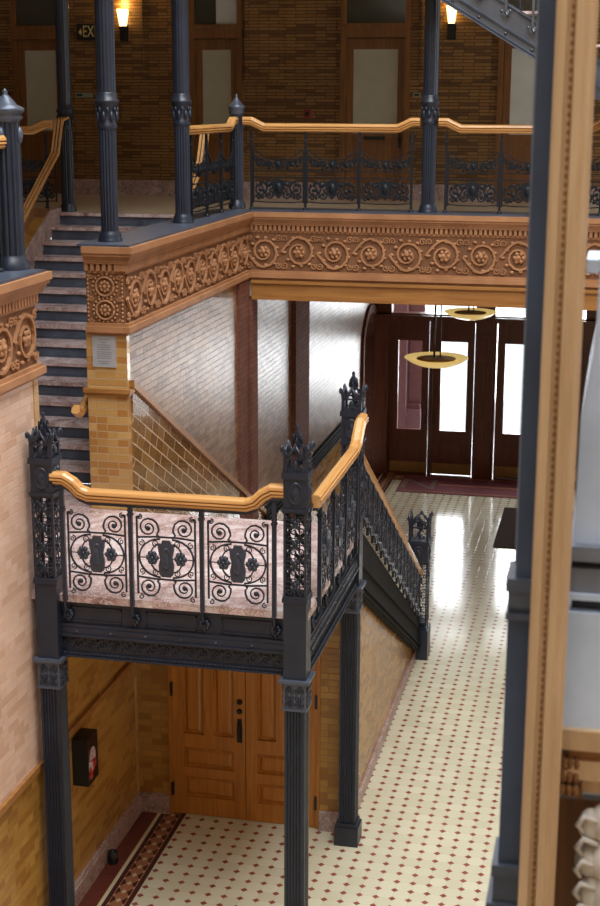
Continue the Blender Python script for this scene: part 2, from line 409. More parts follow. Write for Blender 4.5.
# long left wall: under the landing, in front of it and beyond it
w = MB()
w.box(-4.82, XW, 2, 10.58, 1.68, 4.92)
struct(w.build('wall_left', 'b_pink'), 'pale pink glazed brick wall in front of the landing')
w = MB(); w.box(-4.82, XW, 10.58, YF, 1.68, 2.75); struct(w.build('wall_left.001', 'b_gold'), 'brick wall under the landing')
w = MB(); w.box(-4.82, XW, 2, YF, 0, 1.62); struct(w.build('wall_left.002', 'b_gold'), 'golden glazed brick wainscot')
w = MB(); w.box(-4.82, XW + 0.03, 2, YF, 1.62, 1.68); struct(w.build('trim_1', 'oak_beam'), 'wainscot cap moulding')
bb = MB(); bb.box(XW - 0.02, XW + 0.045, 2, YF, 0, 0.17); bb.box(XW - 0.02, XW + 0.03, 2, YF, 0.17, 0.2)
struct(bb.build('baseboard_left', 'marble_d'))
# beyond the landing, with the arched opening near the doors
w = MB(); w.box(-4.82, XW, YF, 16.95, 0.0, 4.92); w.box(-4.82, XW, 16.95, 25.7, 0, 4.65)
w.box(-4.82, XW, 27.2, 27.4, 0, 4.65)
arc = [(25.7, 4.65), (27.2, 4.65), (27.2, 2.6)] + [(26.45 + 0.75 * cos(a), 2.6 + 0.6 * sin(a)) for a in [PI * k / 14 for k in range(1, 14)]] + [(25.7, 2.6)]
w.poly(arc, 'X', -4.82, XW)
struct(w.build('wall_left.003', 'b_grey'), 'buff glazed brick wall running to the street doors')
w = MB(); n_ = 16
ring_o = [(26.45 + 0.87 * cos(PI * k / n_), 2.6 + 0.74 * sin(PI * k / n_)) for k in range(n_ + 1)]
ring_i = [(26.45 + 0.74 * cos(PI * k / n_), 2.6 + 0.59 * sin(PI * k / n_)) for k in range(n_ + 1)]
w.poly([(27.32, 0)] + ring_o + [(25.58, 0), (25.71, 0)] + ring_i[::-1] + [(27.19, 0)], 'X', XW - 0.25, XW + 0.05)
struct(w.build('trim_2', 'b_red'), 'red brown brick arch surround')
w = MB(); w.box(-6.2, -6.1, 25.4, 27.4, 0, 4); w.box(-6.2, -4.82, 25.4, 25.5, 0, 4); w.box(-6.2, -4.82, 27.3, 27.4, 0, 4); w.box(-6.2, -4.82, 25.4, 27.4, 3.9, 4)
struct(w.build('wall_alcove', 'oak_dark'))
for i, (a, b) in enumerate(((17.27, 17.56), (19.8, 20.72))):
    w = MB(); w.box(XW - 0.02, XW + 0.07, a, b, 0, 4.63)
    if i == 0: w.box(XW - 0.02, XW + 0.04, 16.8, 17.27, 0, 4.87)
    struct(w.build('trim_%d' % (3 + i), 'b_red'), 'red brown brick pilaster')
# wainscot beyond the stair: sloping beside the flight, level after it
sl = 0.517
zt = lambda y: 4.36 - sl * (y - 12.8)
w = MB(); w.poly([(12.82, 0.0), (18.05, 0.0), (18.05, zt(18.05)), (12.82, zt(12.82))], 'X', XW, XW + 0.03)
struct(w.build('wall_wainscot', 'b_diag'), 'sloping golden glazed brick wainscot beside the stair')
w = MB(); w.poly([(12.78, zt(12.78)), (18.05, zt(18.05)), (18.05, zt(18.05) + 0.07), (12.78, zt(12.78) + 0.07)], 'X', XW, XW + 0.06)
struct(w.build('trim_5', 'oak_beam'), 'sloping wainscot cap')
w = MB(); w.box(XW, XW + 0.03, 18.05, 25.6, 0, 1.58); struct(w.build('wall_wainscot.001', 'b_gold'))
w = MB()
for k in range(3): w.box(XW, XW + 0.09, 18.05, 25.58, 1.52 + 0.06 * k, 1.545 + 0.06 * k)
w.box(XW, XW + 0.06, 18.05, 25.58, 1.5, 1.70); struct(w.build('trim_6', 'iron_matte'), 'dark ribbed wainscot cap')
# the pier face at the head of the landing wall: golden brick, cap, plaque band
w = MB(); w.box(-4.84, XW + 0.01, YF - 0.06, YF + 0.02, 0.0, 4.29); w.box(-4.84, XW + 0.01, YF - 0.06, YF + 0.02, 4.36, 4.92)
struct(w.build('wall_pier', 'b_pier'), 'golden brick end of the stair wall')
w = MB(); w.box(-4.87, XW + 0.05, YF - 0.11, YF + 0.03, 4.32, 4.36); w.box(-4.86, XW + 0.03, YF - 0.09, YF + 0.03, 4.29, 4.32)
struct(w.build('trim_7', 'oak_beam'))

# lobby right and back walls, light well above
w = MB(); w.box(4.0, 4.3, -4, 27.4, 0, 5.4); struct(w.build('wall_right', 'b_pink'))
w = MB(); w.box(-10, 4.3, -4.3, -4, 0, 17); struct(w.build('wall_back', 'plaster_d'))
w = MB(); w.box(4.3, 4.6, -4, YB, 5.75, 17); struct(w.build('wall_right.001', 'plaster_d'))
w = MB(); w.box(-10, 4.3, YB - .2, YB + 0.3, 9.9, 17); struct(w.build('wall_front', 'plaster_d'))
w = MB(); w.box(-5, -4.7, -4, YB, 9.9, 17); struct(w.build('wall_left.004', 'plaster_d'))
# second floor
w = MB(); w.box(-10, 4.3, 17.85, 21.9, 5.3, Z2); w.box(-4.82, 4.3, YB, 17.85, 5.3, Z2)
w.box(-4.82, 4.3, YB, 27.4, 4.66, 5.3); w.box(-10, -7.15, 17.6, 17.85, 5.3, Z2)
w.box(-10, -7.15, -4, 10.7, 5.3, Z2); w.box(-7.15, XW - 0.02, -4, 10.5, 5.3, Z2)
struct(w.build('floor.001', 'tan_floor'), 'second floor gallery')
w = MB(); w.box(-10, 4.3, YB + 0.02, 22, 9.5, 9.9); w.box(-10, -4.7, -4, YB + 0.02, 9.5, 9.9); w.box(-4.7, 4.3, 17.0, 17.3, 8.75, 9.9); w.box(-4.72, -4.42, -4, 17.3, 8.75, 9.9); struct(w.build('ceiling', 'plaster'))  # low edge boxes: unseen lips, shaped to cut the skylight reaching the gallery
w = MB(); w.box(-10, -9.7, -4, 21.9, 0, 9.5); struct(w.build('wall_left.005', 'b_gal'))
# stairwell
w = MB(); w.poly([(10.7, 2.7), (17.52, 2.7), (17.52, 5.55), (17.4, 5.5), (13.3, ZL + .15), (10.7, ZL + .15)], 'X', -7.3, -7.1); struct(w.build('wall_stairwell', 'b_gold'))
w = MB(); w.box(-7.1, -4.82, 10.5, 10.7, 2.7, 5.3); struct(w.build('wall_stairwell.001', 'b_gold'))
w = MB(); w.box(-10, -7.12, 17.52, 17.6, 2.7, 5.66); w.box(-10, -7.12, 17.48, 17.52, 5.25, 5.30); struct(w.build('trim_8', 'oak_dark'), 'brown fascia under the gallery railing')

# ---- gallery back wall at Y=21.4 with doors
GY = 21.4
doors = [(-9.17, -8.3), (-6.36, -5.55), (-4.08, -3.06), (-1.80, -0.85), (0.5, 1.45)]
w = MB(); xs = [-10.0]
for a, b in doors: xs += [a, b]
xs.append(4.3)
for k in range(0, len(xs), 2): w.box(xs[k], xs[k + 1], GY, GY + 0.3, Z2, 9.5)
struct(w.build('wall_gallery', 'b_gal'), 'ochre roman brick wall behind the gallery')
st = MB()
for k in range(0, len(xs), 2): st.box(xs[k], xs[k + 1], GY - 0.03, GY + 0.05, 7.24, 7.30)
struct(st.build('trim_9', 'b_gal'))
st = MB()
for k in range(0, len(xs), 2): st.box(xs[k], xs[k + 1], GY - 0.035, GY + 0.02, Z2, 5.80); st.box(xs[k], xs[k + 1], GY - 0.025, GY + 0.02, 5.80, 5.83)
struct(st.build('baseboard_gallery', 'marble_d'))
st = MB()
for a, b in ((-8.28, -7.07), (-5.5, -4.95), (-2.9, -1.9)): st.box(a, b, GY - 0.06, GY + 0.02, 7.30, 9.5)
struct(st.build('wall_gallery.001', 'b_gal'))
glassm = ['frost', 'frost', 'frost', 'frost_b', 'frost_b']
for i, (a, b) in enumerate(doors):
    d = MB(); fw = 0.13
    d.box(a, a + fw * 0.6, GY - 0.04, GY + 0.1, Z2, 9.3); d.box(b - fw * 0.6, b, GY - 0.04, GY + 0.1, Z2, 9.3)
    d.box(a, b, GY - 0.05, GY + 0.1, 7.90, 8.10); d.box(a - 0.03, b + 0.03, GY - 0.07, GY + 0.02, 8.04, 8.09)
    frame = d.build('door_%d' % (i + 1), 'oak_dark'); struct(frame, 'brown oak door with a frosted pane and transom')
    ia, ib = a + fw * 0.6 + 0.005, b - fw * 0.6 - 0.005
    l = MB(); y0, y1 = GY + 0.02, GY + 0.07; ga, gb = ia + 0.10, ib - 0.10
    l.box(ia, ga, y0, y1, Z2, 7.89); l.box(gb, ib, y0, y1, Z2, 7.89); l.box(ga, gb, y0, y1, 7.74, 7.89); l.box(ga, gb, y0, y1, 6.45, 6.55)
    l.box(ga, gb, y0 + 0.015, y1, Z2 + 0.2, 6.45); l.box(ga, gb, y0, y1, Z2, Z2 + 0.2)
    l.box(ga + 0.06, gb - 0.06, y0 + 0.004, y1, Z2 + 0.27, 6.38)
    leaf = l.build('leaf', 'oak_dark', frame)
    g = MB(); g.box(ga, gb, y0 + 0.02, y0 + 0.03, 6.55, 7.74); g.build('glass_pane', glassm[i], leaf)
    h = MB(); h.box(ib - 0.075, ib - 0.035, y0 - 0.015, y0, 6.35, 6.62); h.blob((ib - 0.055, y0 - 0.04, 6.47), 0.025, 0.03, 0.025); h.build('door_knob', 'black', leaf)
    if i == 2:
        h = MB(); h.box(ga + 0.17, gb - 0.17, y0 - 0.012, y0, 6.46, 6.51); h.build('mail_slot', 'black', leaf)
    t = MB(); t.box(ia, ib, GY + 0.03, GY + 0.04, 8.10, 9.28); t.build('transom_pane', 'frost_d', frame)
    if i == 1: t = MB(); t.box(ia + .32, ib, GY + 0.02, GY + 0.03, 8.10, 9.28); t.build('reflection_pane', 'frost_b', frame)  # pale half pane: a window reflection painted as lighter glass
w = MB(); w.box(-10, 4.3, GY + 0.3, GY + 0.45, 5.3, 9.5); struct(w.build('wall_gallery.002', 'plaster'))  # unseen backing added to stop daylight leaking round the gallery doors
w = MB(); w.box(-10, 4.3, GY - 0.02, GY + 0.3, 9.28, 9.5); struct(w.build('trim_10', 'oak_dark'))

# ---- street end: door wall at Y=27 in mahogany
YD = 27.0
w = MB(); openings = [(-4.13, -3.38), (-3.31, -2.52), (-2.12, -1.34), (-1.27, -0.50), (0.0, 0.75), (0.85, 1.6)]
cols = [-4.45] 
for a, b in openings: cols += [a, b]
cols.append(4.0)
for k in range(0, len(cols), 2): w.box(cols[k], cols[k + 1], YD, YD + 0.25, 0, 3.0)
w.box(-4.45, 4.0, YD, YD + 0.25, 2.98, 3.12); w.box(-4.45, 4.0, YD, YD + 0.25, 3.34, 4.66)
tcols = [(-4.45, -4.12), (-2.52, -2.16), (-0.5, 0.0), (1.6, 4.0)]
for a, b in tcols: w.box(a, b, YD, YD + 0.25, 3.1, 3.36)
w.box(-4.45, 4, YD - 0.06, YD, 2.99, 3.05)
struct(w.build('wall_street', 'mahog'), 'dark mahogany screen around the street doors')
w = MB()
w.box(-4.42, -4.16, YD - 0.1, YD, 0, 3.0); w.box(-2.47, -2.17, YD - 0.1, YD, 0, 3.0)
for a, b in ((-2.43, -2.21),):
    for z0, z1 in ((0.3, 1.0), (1.15, 2.3), (2.42, 2.8)): w.box(a, b, YD - 0.125, YD - 0.1, z0, z1); w.box(a + 0.05, b - 0.05, YD - 0.14, YD - 0.125, z0 + 0.05, z1 - 0.05)
w.box(-4.45, 4, YD - 0.14, YD - 0.1, 3.0, 3.1)
struct(w.build('trim_11', 'mahog'))
for k, (a, b) in enumerate(((-4.12, -2.52), (-2.16, -0.5), (0, 1.6))):
    g = MB(); g.box(a, b, YD + 0.1, YD + 0.11, 3.12, 3.34); struct(g.build('window_%d' % (k + 1), 'glass'), 'clear transom window over the street doors')
for i, (a, b) in enumerate(openings):
    g0, g1 = a + (0.014 if i == 2 else 0.001), b - (0.014 if i in (0, 1) else 0.001); l = MB(); zb0 = .012 if i == 1 else .001; y0, y1 = YD + 0.04, YD + 0.10; s0, s1 = g0 + 0.15, g1 - 0.13
    l.box(g0, s0, y0, y1, zb0, 2.985); l.box(s1, g1, y0, y1, zb0, 2.985); l.box(s0, s1, y0, y1, 2.60, 2.985); l.box(s0, s1, y0, y1, 0.70, 0.87)
    l.box(s0, s1, y0 + 0.02, y1, 0.25, 0.70); l.box(s0, s1, y0, y1, zb0, 0.25); l.box(s0 + 0.07, s1 - 0.07, y0 + 0.005, y1, 0.32, 0.63)
    l.box(s0 - 0.03, s1 + 0.03, y0 - 0.02, y0, 0.84, 0.88)
    fr = l.build('door_%d' % (i + 6), 'mahog'); struct(fr, 'dark mahogany street door with a tall glass pane')
    g = MB(); g.box(s0, s1, y0 + 0.02, y0 + 0.03, 0.87, 2.60); g.build('glass_pane', 'glass', fr)
    g = MB(); g.box(g0 + 0.02, g1 - 0.02, y0 - 0.008, y0, 0.03, 0.23); g.build('kick_plate', 'brass', fr)
    hx = g1 - 0.05 if i % 2 == 0 else g0 + 0.05
    g = MB(); g.tube([(hx, y0, 1.25), (hx, y0 - 0.05, 1.22), (hx, y0 - 0.05, 1.0), (hx, y0, 0.97)], 0.012, 6); g.build('pull_handle', 'black', fr)
# the street outside
struct(MB().box(-14, 12, 27.4, 45, -0.15, -0.02).build('ground', 'paver'), 'bright pavement outside the doors')
w = MB(); w.box(-5.4, -3.69, 28.62, 29.2, 0, 6); w.box(-5.4, -3.72, 28.5, 29.3, 0, 0.95); w.box(-5.4, -3.74, 28.55, 29.25, 0.95, 1.05)
w.box(-5.0, -4.02, 28.42, 28.62, 0.0, 5); w.box(-3.98, -3.95, 28.6, 28.62, 1, 5)
tag(w.build('granite_pier', 'stone_p'), 'pink granite pier outside, seen through the leftmost street door', 'pier')

# ------------------------------------------------------------------ under-landing wall at Y=12.8 with double oak doors
w = MB(); dl, dr, dt = -4.12, -2.58, 2.25
w.box(XW, dl, YF, YF + 0.12, 0.2, ZL - 0.4); w.box(dr, -2.30, YF, YF + 0.12, 0.2, ZL - 0.4); w.box(dl, dr, YF, YF + 0.12, dt, ZL - 0.4)
struct(w.build('wall_closet', 'b_gold'), 'golden brick wall under the landing around the oak doors')
w = MB(); w.box(XW + 0.04, dl, YF - 0.045, YF + 0.1, 0, 0.2); w.box(dr, -2.30, YF - 0.045, YF + 0.1, 0, 0.2)
struct(w.build('baseboard_closet', 'marble_d'))
w = MB(); w.box(dl, dl + 0.035, YF - 0.02, YF + 0.1, 0, dt); w.box(dr - 0.035, dr, YF - 0.02, YF + 0.1, 0, dt); w.box(dl, dr, YF - 0.02, YF + 0.1, dt - 0.04, dt)
fr = w.build('door_12', 'oak_door'); struct(fr, 'double golden oak doors with raised panels under the landing')
mid = -3.33
for k, (a, b) in enumerate(((dl + 0.037, mid - 0.004), (mid + 0.004, dr - 0.037))):
    l = MB(); y0, y1 = YF + 0.0, YF + 0.06; st_ = 0.115; c0, c1 = a + st_, b - st_; mm = (c0 + c1) / 2
    rows = [(0.0, 0.20, 'r'), (0.20, 0.42, 'p1'), (0.42, 0.52, 'r'), (0.52, 0.74, 'p1'), (0.74, 0.88, 'r'), (0.88, 2.06, 'p2'), (2.06, 2.205, 'r')]
    l.box(a, c0, y0, y1, 0.006, 2.205); l.box(c1, b, y0, y1, 0.006, 2.205)
    for z0, z1, t in rows:
        if t == 'r': l.box(c0, c1, y0, y1, max(z0, 0.006), z1)
        cells = [(c0, c1)] if t == 'p1' else ([(c0, mm - 0.05), (mm + 0.05, c1)] if t == 'p2' else [])
        if t == 'p2': l.box(mm - 0.05, mm + 0.05, y0, y1, z0, z1)
        for p, q in cells:
            l.box(p, q, y0 + 0.03, y1, z0, z1)
            l.add([(p + .02, y0 + .03, z0 + .02), (q - .02, y0 + .03, z0 + .02), (q - .02, y0 + .03, z1 - .02), (p + .02, y0 + .03, z1 - .02),
                   (p + .05, y0 + .008, z0 + .05), (q - .05, y0 + .008, z0 + .05), (q - .05, y0 + .008, z1 - .05), (p + .05, y0 + .008, z1 - .05)],
                  [(4, 5, 6, 7), (0, 1, 5, 4), (1, 2, 6, 5), (2, 3, 7, 6), (3, 0, 4, 7)])
    leaf = l.build('leaf', 'oak_door', fr)
    hx = a if k == 0 else b
    for z in (0.28, 1.35, 2.0):
        h = MB(); h.box(hx - 0.012, hx + 0.012, y0 - 0.03, y0, z - 0.07, z + 0.07); h.build('hinge', 'black', leaf)
    if k == 0:
        h = MB(); hx = b - 0.055
        h.poly([(hx - .025, 0.84), (hx + .025, 0.84), (hx + .028, 0.98), (hx + .02, 1.09), (hx - .02, 1.09), (hx - .028, 0.98)], 'Y', y0 - 0.01, y0)
        h.tube([(hx, y0 - 0.01, 1.05), (hx, y0 - 0.05, 1.03), (hx, y0 - 0.05, 0.9), (hx, y0 - 0.01, 0.87)], 0.009, 6); h.build('pull_handle', 'black', leaf)
        for z in (1.17, 1.27):
            h = MB(T=lambda x, y, zz, z=z, hx=hx: (hx + x, y0 - zz, z + y)); h.lathe([(0.028, 0), (0.028, 0.015), (0.015, 0.03)], n=12); h.build('lock', 'black', leaf)

# triangular wall below the descending flight
sr = 0.575
strb = lambda y: 2.33 - 0.5128 * (y - 13.12)     # underside of the stringer
w = MB(); w.poly([(YF, 0), (17.6, 0), (17.6, strb(17.6) + 0.1), (YF, strb(YF) + 0.1)], 'X', -2.36, -2.30)
struct(w.build('wall_stair', 'b_gold'), 'golden glazed brick wall below the descending flight')
w = MB(); w.box(-2.36, -2.27, YF + 0.1, 17.5, 0, 0.13); struct(w.build('baseboard_stair', 'marble_d'))

# ------------------------------------------------------------------ terracotta friezes
def relief_unit(mb, u0, p, h, k):
    c = u0 + p / 2; zc = h / 2; s = 1 if k % 2 == 0 else -1; r = min(p, h) * 0.42
    mb.spiral(c, zc, r, -s * PI / 2 * 1.0, s * 1.6, 0.020, 0.014, seg=20, end=0.2, flat=0.9)
    # stalk to the neighbour
    pts = []
    for i in range(9):
        t = i / 8; pts.append((c - p * 0.5 * (1 - t) * 1.0 + 0 * t, 0.012, zc - s * (r * cos(PI * 0.5 * (1 - t)) * 1.0)))
    mb.tube(pts, 0.018, 4, 0.9)
    for i in range(11):          # leaves along the outside of the scroll
        a = 2 * PI * i / 11 + 0.3; rr = r * (1.02 if i % 2 else 0.9)
        x, z = c + rr * cos(a), zc + rr * sin(a)
        if abs(z - zc) > h / 2 - 0.012: z = zc + (h / 2 - 0.02) * (1 if z > zc else -1)
        mb.blob((x, 0.008, z), 0.032, 0.018, 0.020, 6, 4)
    for i in range(6):
        a = 2 * PI * i / 6; mb.blob((c + 0.05 * cos(a), 0.018, zc + 0.05 * sin(a)), 0.026, 0.02, 0.026, 6, 4)
    mb.blob((c, 0.03, zc), 0.026, 0.025, 0.026, 6, 4)
    for sx in (-1, 1):
        for sz in (-1, 1):
            mb.spiral(c + sx * p * 0.41, zc + sz * h * 0.36, 0.042, PI / 2 * (1 - sx) + 0.6, sx * sz * 1.2, 0.011, 0.012, seg=9, end=0.3)

def frieze(name, label, L, T, ends, top=None, nun=None, panel=None):
    """cornice, dentils, scroll band and ledge along a straight run; T maps (u, out, z)"""
    root = thing(name, label, 'frieze', T(L / 2, 0, 4.87))
    e0, e1 = ends
    b = MB(T)
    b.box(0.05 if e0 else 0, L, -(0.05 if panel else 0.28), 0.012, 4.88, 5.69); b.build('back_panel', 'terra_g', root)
    b = MB(T)
    for z0, z1, o in ((4.87, 4.90, 0.03), (4.90, 4.955, 0.065), (4.955, 4.985, 0.04)): b.box(-e0 * o, L + e1 * o, 0.0, o, z0, z1)
    b.build('ledge', 'terra', root)
    b = MB(T)
    for z0, z1, o in ((5.445, 5.47, 0.02), (5.54, 5.56, 0.06), (5.56, 5.585, 0.07), (5.585, 5.61, 0.085), (5.61, 5.64, 0.105), (5.64, 5.70, 0.12)):
        b.box(-e0 * o, L + e1 * o, 0.0, o, z0, z1)
    b.build('cornice', 'terra', root)
    b = MB(T); n = int((L + 0.06 * (e0 + e1)) / 0.058)
    for i in range(n): u = -0.05 * e0 + 0.058 * i; b.box(u, u + 0.034, -0.02, 0.05, 5.472, 5.54)
    if e0: [b.box(-0.05, 0, -0.05 - 0.058 * j, -0.05 - 0.058 * j + 0.034, 5.472, 5.54) for j in range(1)]
    b.build('dentils', 'terra', root)
    b = MB(lambda x, y, z: T(x, y + .012, z + 4.99)); n = nun or max(1, round(L / 0.44)); p = L / n
    if panel: n = 0
    for k in range(n): relief_unit(b, k * p, p, 0.45, k)
    if panel:
        for zc in (0.115, 0.335):
            b.lathe([(0.085, 0), (0.085, 0.02), (0.07, 0.02), (0.07, 0)], n=16, cap=False, c=(0, 0, 0)) if False else None
            ring = [(L / 2 + 0.088 * cos(2 * PI * i / 16), 0.01, zc + 0.088 * sin(2 * PI * i / 16)) for i in range(17)]; b.tube(ring, 0.012, 5)
            for i in range(8):
                a = 2 * PI * i / 8; b.blob((L / 2 + 0.04 * cos(a), 0.01, zc + 0.04 * sin(a)), 0.02, 0.02, 0.02, 6, 4)
            b.blob((L / 2, 0.02, zc), 0.022, 0.022, 0.022, 6, 4)
        for zc_ in (0.115, 0.335):
            for i in range(18):
                a = 2 * PI * i / 18; b.blob((L / 2 + 0.118 * cos(a), 0.004, zc_ + 0.112 * sin(a)), 0.015, 0.012, 0.015, 5, 4)
        for sx in (-1, 1):
            for sz in (0.02, 0.225, 0.43):
                b.spiral(L / 2 + sx * .14, sz, .028, 0 if sx < 0 else PI, sx * 1.2, .009, .006, seg=9)
            for i in range(12): b.blob((L / 2 + sx * .168, 0.004, 0.015 + 0.038 * i), 0.012, 0.012, 0.016, 5, 4)
    b.build('relief', 'terra', root)
    if not panel: b = MB(T); b.box(0 if not e0 else -0.09, L + (.06 if e1 else 0), -0.42, 0.085, 5.70, 5.72); b.build('iron_curb', 'iron_edge', root)
    return root
frieze('terracotta_frieze', 'terracotta frieze at left edge, scroll band nearest the viewer', 5.5, lambda u, o, z: (XW + o, 5.08 + u, z), (0, 1))
frieze('terracotta_frieze', 'terracotta scroll frieze along the left side of the court above the buff brick', YB - YF + 0.06, lambda u, o, z: (XW + o, YF - 0.06 + u, z), (1, 0))
frieze('terracotta_frieze', 'short terracotta end panel with two round rosettes above the plaque', 0.37, lambda u, o, z: (-4.82 + u, YF - 0.06 - o, z), (0, 0), panel=True)
frieze('terracotta_frieze', 'long terracotta scroll frieze crossing the court under the gallery railing', 8.4, lambda u, o, z: (XW + u, YB - o, z + .0015), (0, 0))
w = MB(); w.box(XW + 0.07, 4.0, YB - 0.04, YB + 0.3, 4.63, 4.87); w.box(XW + 0.07, 4.0, YB - 0.07, YB, 4.83, 4.87); w.box(XW + 0.07, 4, YB - 0.06, YB, 4.63, 4.66)
struct(w.build('trim_12', 'oak_beam'), 'golden oak beam below the cross gallery')
w = MB(); w.box(-4.82, XW + 0.008, 10.51, 10.60, ZL + .01, 4.88); struct(w.build('wall_left.006', 'b_pier'))

# ------------------------------------------------------------------ newel posts (landing)
def fluted(mb, z0, z1, w, nf=5):
    pts = []
    h = w / 2; d = 0.011; mar = w * 0.12; step = (w - 2 * mar) / nf
    side = [(-h, -h)]
    for i in range(nf):
        a = -h + mar + i * step; side += [(a, -h), (a + step * 0.2, -h + d), (a + step * 0.6, -h + d), (a + step * 0.8, -h)]
    for k in range(4):
        c, s = cos(k * PI / 2), sin(k * PI / 2)
        pts += [(x * c - y * s, x * s + y * c) for x, y in side]
    mb.poly(pts, 'Z', z0, z1)
def faces4(mb, w, fn):
    T0 = mb.T
    for k in range(4):
        c, s = cos(k * PI / 2), sin(k * PI / 2)
        mb.T = lambda x, y, z, c=c, s=s: (x * c - (y - w / 2) * s, x * s + (y - w / 2) * c, z)
        fn(mb)
    mb.T = T0
def openwork(mb, z0, z1, w, n):
    b = 0.018
    for sx in (-1, 1):
        for sy in (-1, 1):
            cx, cy = sx * (w / 2 - b / 2), sy * (w / 2 - b / 2); mb.box(cx - b / 2, cx + b / 2, cy - b / 2, cy + b / 2, z0, z1)
    mb.box(-w / 2 - .006, w / 2 + .006, -w / 2 - .006, w / 2 + .006, z0, z0 + 0.02); mb.box(-w / 2 - .006, w / 2 + .006, -w / 2 - .006, w / 2 + .006, z1 - 0.02, z1)
    iw = w / 2 - b; ch = (z1 - z0 - 0.04) / n
    def fn(m):
        for i in range(n):
            zc = z0 + 0.02 + ch * (i + 0.5)
            m.blob((0, 0, zc), 0.024, 0.014, 0.03, 6, 4)
            for a in range(4):
                q = a * PI / 2 + PI / 4; m.blob((0.030 * cos(q), 0.0, zc + 0.036 * sin(q)), 0.017, 0.010, 0.020, 6, 4)
            for sx in (-1, 1):
                for sz in (-1, 1):
                    m.spiral(sx * iw * 0.62, zc + sz * ch * 0.32, iw * 0.36, 0 if sx > 0 else PI, -sx * sz * 1.1, 0.007, 0, seg=8, end=0.3, bud=False)
            m.tube([(-iw, 0, zc), (iw, 0, zc)], 0.005, 4)
            m.tube([(0, 0, zc - ch / 2), (0, 0, zc + ch / 2)], 0.006, 4)
    faces4(mb, w - 0.012, fn)
def crown(mb, z0, z1, w, spike=None):
    H = z1 - z0; spike = spike or H * 0.62
    mb.box(-w / 2 - .012, w / 2 + .012, -w / 2 - .012, w / 2 + .012, z0 - 0.012, z0 + 0.012)
    for sx in (-1, 1):
        for sy in (-1, 1):
            pts = [(sx * (w / 2 - .012 + e), sy * (w / 2 - .012 + e), z0 + q * spike) for e, q in ((0, 0), (0, .45), (0.004, .7), (0.014, .9), (0.022, 1.0))]
            mb.tube(pts, [0.016, 0.014, 0.018, 0.013, 0.004], 5, up=(1, 0.3, 0))
            mb.blob((sx * (w / 2 + 0.012), sy * (w / 2 + 0.012), z0 + spike * 0.86), 0.014, 0.014, 0.028, 6, 4)
    for sx in (-1, 1):
        for sy in (-1, 1): mb.box(sx * (w / 2 - .012) - .014, sx * (w / 2 - .012) + .014, sy * (w / 2 - .012) - .014, sy * (w / 2 - .012) + .014, z0, z0 + spike * .55)
    def fn(m):
        hw = w / 2 - 0.02
        m.box(-hw, hw, -.006, .006, z0 + spike * .5, z0 + spike * .56)
        for sx in (-1, 1): m.tube([(sx * hw, 0, z0 + spike * .56), (sx * hw * .45, 0, z0 + spike * .72), (0, 0, z0 + spike * .98)], [.016, .012, .008], 5)
        arch = [(hw * cos(PI * i / 10), 0, z0 + spike * 0.45 + spike * 0.40 * sin(PI * i / 10)) for i in range(11)]
        m.tube(arch, 0.009, 4)
        m.blob((0, 0, z0 + spike * 0.3), 0.026, 0.014, 0.04, 6, 4)
        for sx in (-1, 1):
            m.spiral(sx * hw * 0.55, z0 + spike * 0.2, hw * 0.36, PI / 2, sx * 1.2, 0.007, 0, seg=8, bud=False)
            m.spiral(sx * hw * 0.5, z0 + spike * 0.62, hw * 0.3, -PI / 2, sx * 1.2, 0.007, 0, seg=8, bud=False)
        m.blob((0, 0, z0 + spike * 0.92), 0.016, 0.010, 0.03, 6, 4)
    faces4(mb, w - 0.01, fn)
    mb.lathe([(0.012, 0.0), (0.012, H * 0.45), (0.035, H * 0.6), (0.02, H * 0.72), (0.03, H * 0.80), (0.012, H * 0.88), (0.018, H * 0.94), (0.003, H)], (0, 0, z0), 8)
    for k in range(8):
        a = k * PI / 4; mb.blob((0.035 * cos(a), 0.035 * sin(a), z0 + H * 0.66 + (k % 2) * 0.03), 0.012, 0.012, 0.03, 5, 4)
def medallion_block(t, z0, z1, w):
    mb = MB(); h = z1 - z0
    mb.box(-w / 2, w / 2, -w / 2, w / 2, z0, z1)
    for z in (z0 - .005, z1 - 0.02): mb.box(-w / 2 - .014, w / 2 + .014, -w / 2 - .014, w / 2 + .014, z, z + 0.025)
    blk = mb.build('block', 'iron', t, True)
    for k in range(4):
        c, s = cos(k * PI / 2), sin(k * PI / 2)
        m = MB(lambda x, y, z, c=c, s=s: (x * c + (y + w / 2) * s * 1.0, x * s * -1.0 + (y + w / 2) * c, z))
        T = m.T
        m.T = lambda x, y, z, c=c, s=s: ((x) * c - (-(w / 2) - z) * s, (x) * s + (-(w / 2) - z) * c, (z0 + z1) / 2 + y)
        m.lathe([(0.062, 0), (0.062, 0.008), (0.050, 0.012), (0.046, 0.004), (0.034, 0.006), (0.022, 0.018), (0.001, 0.024)], n=18, rs=(1, h / 0.155 * 0.9 if h / 0.155 < 1.7 else 1.5), cap=False)
        m.build('medallion', 'iron', blk, True)
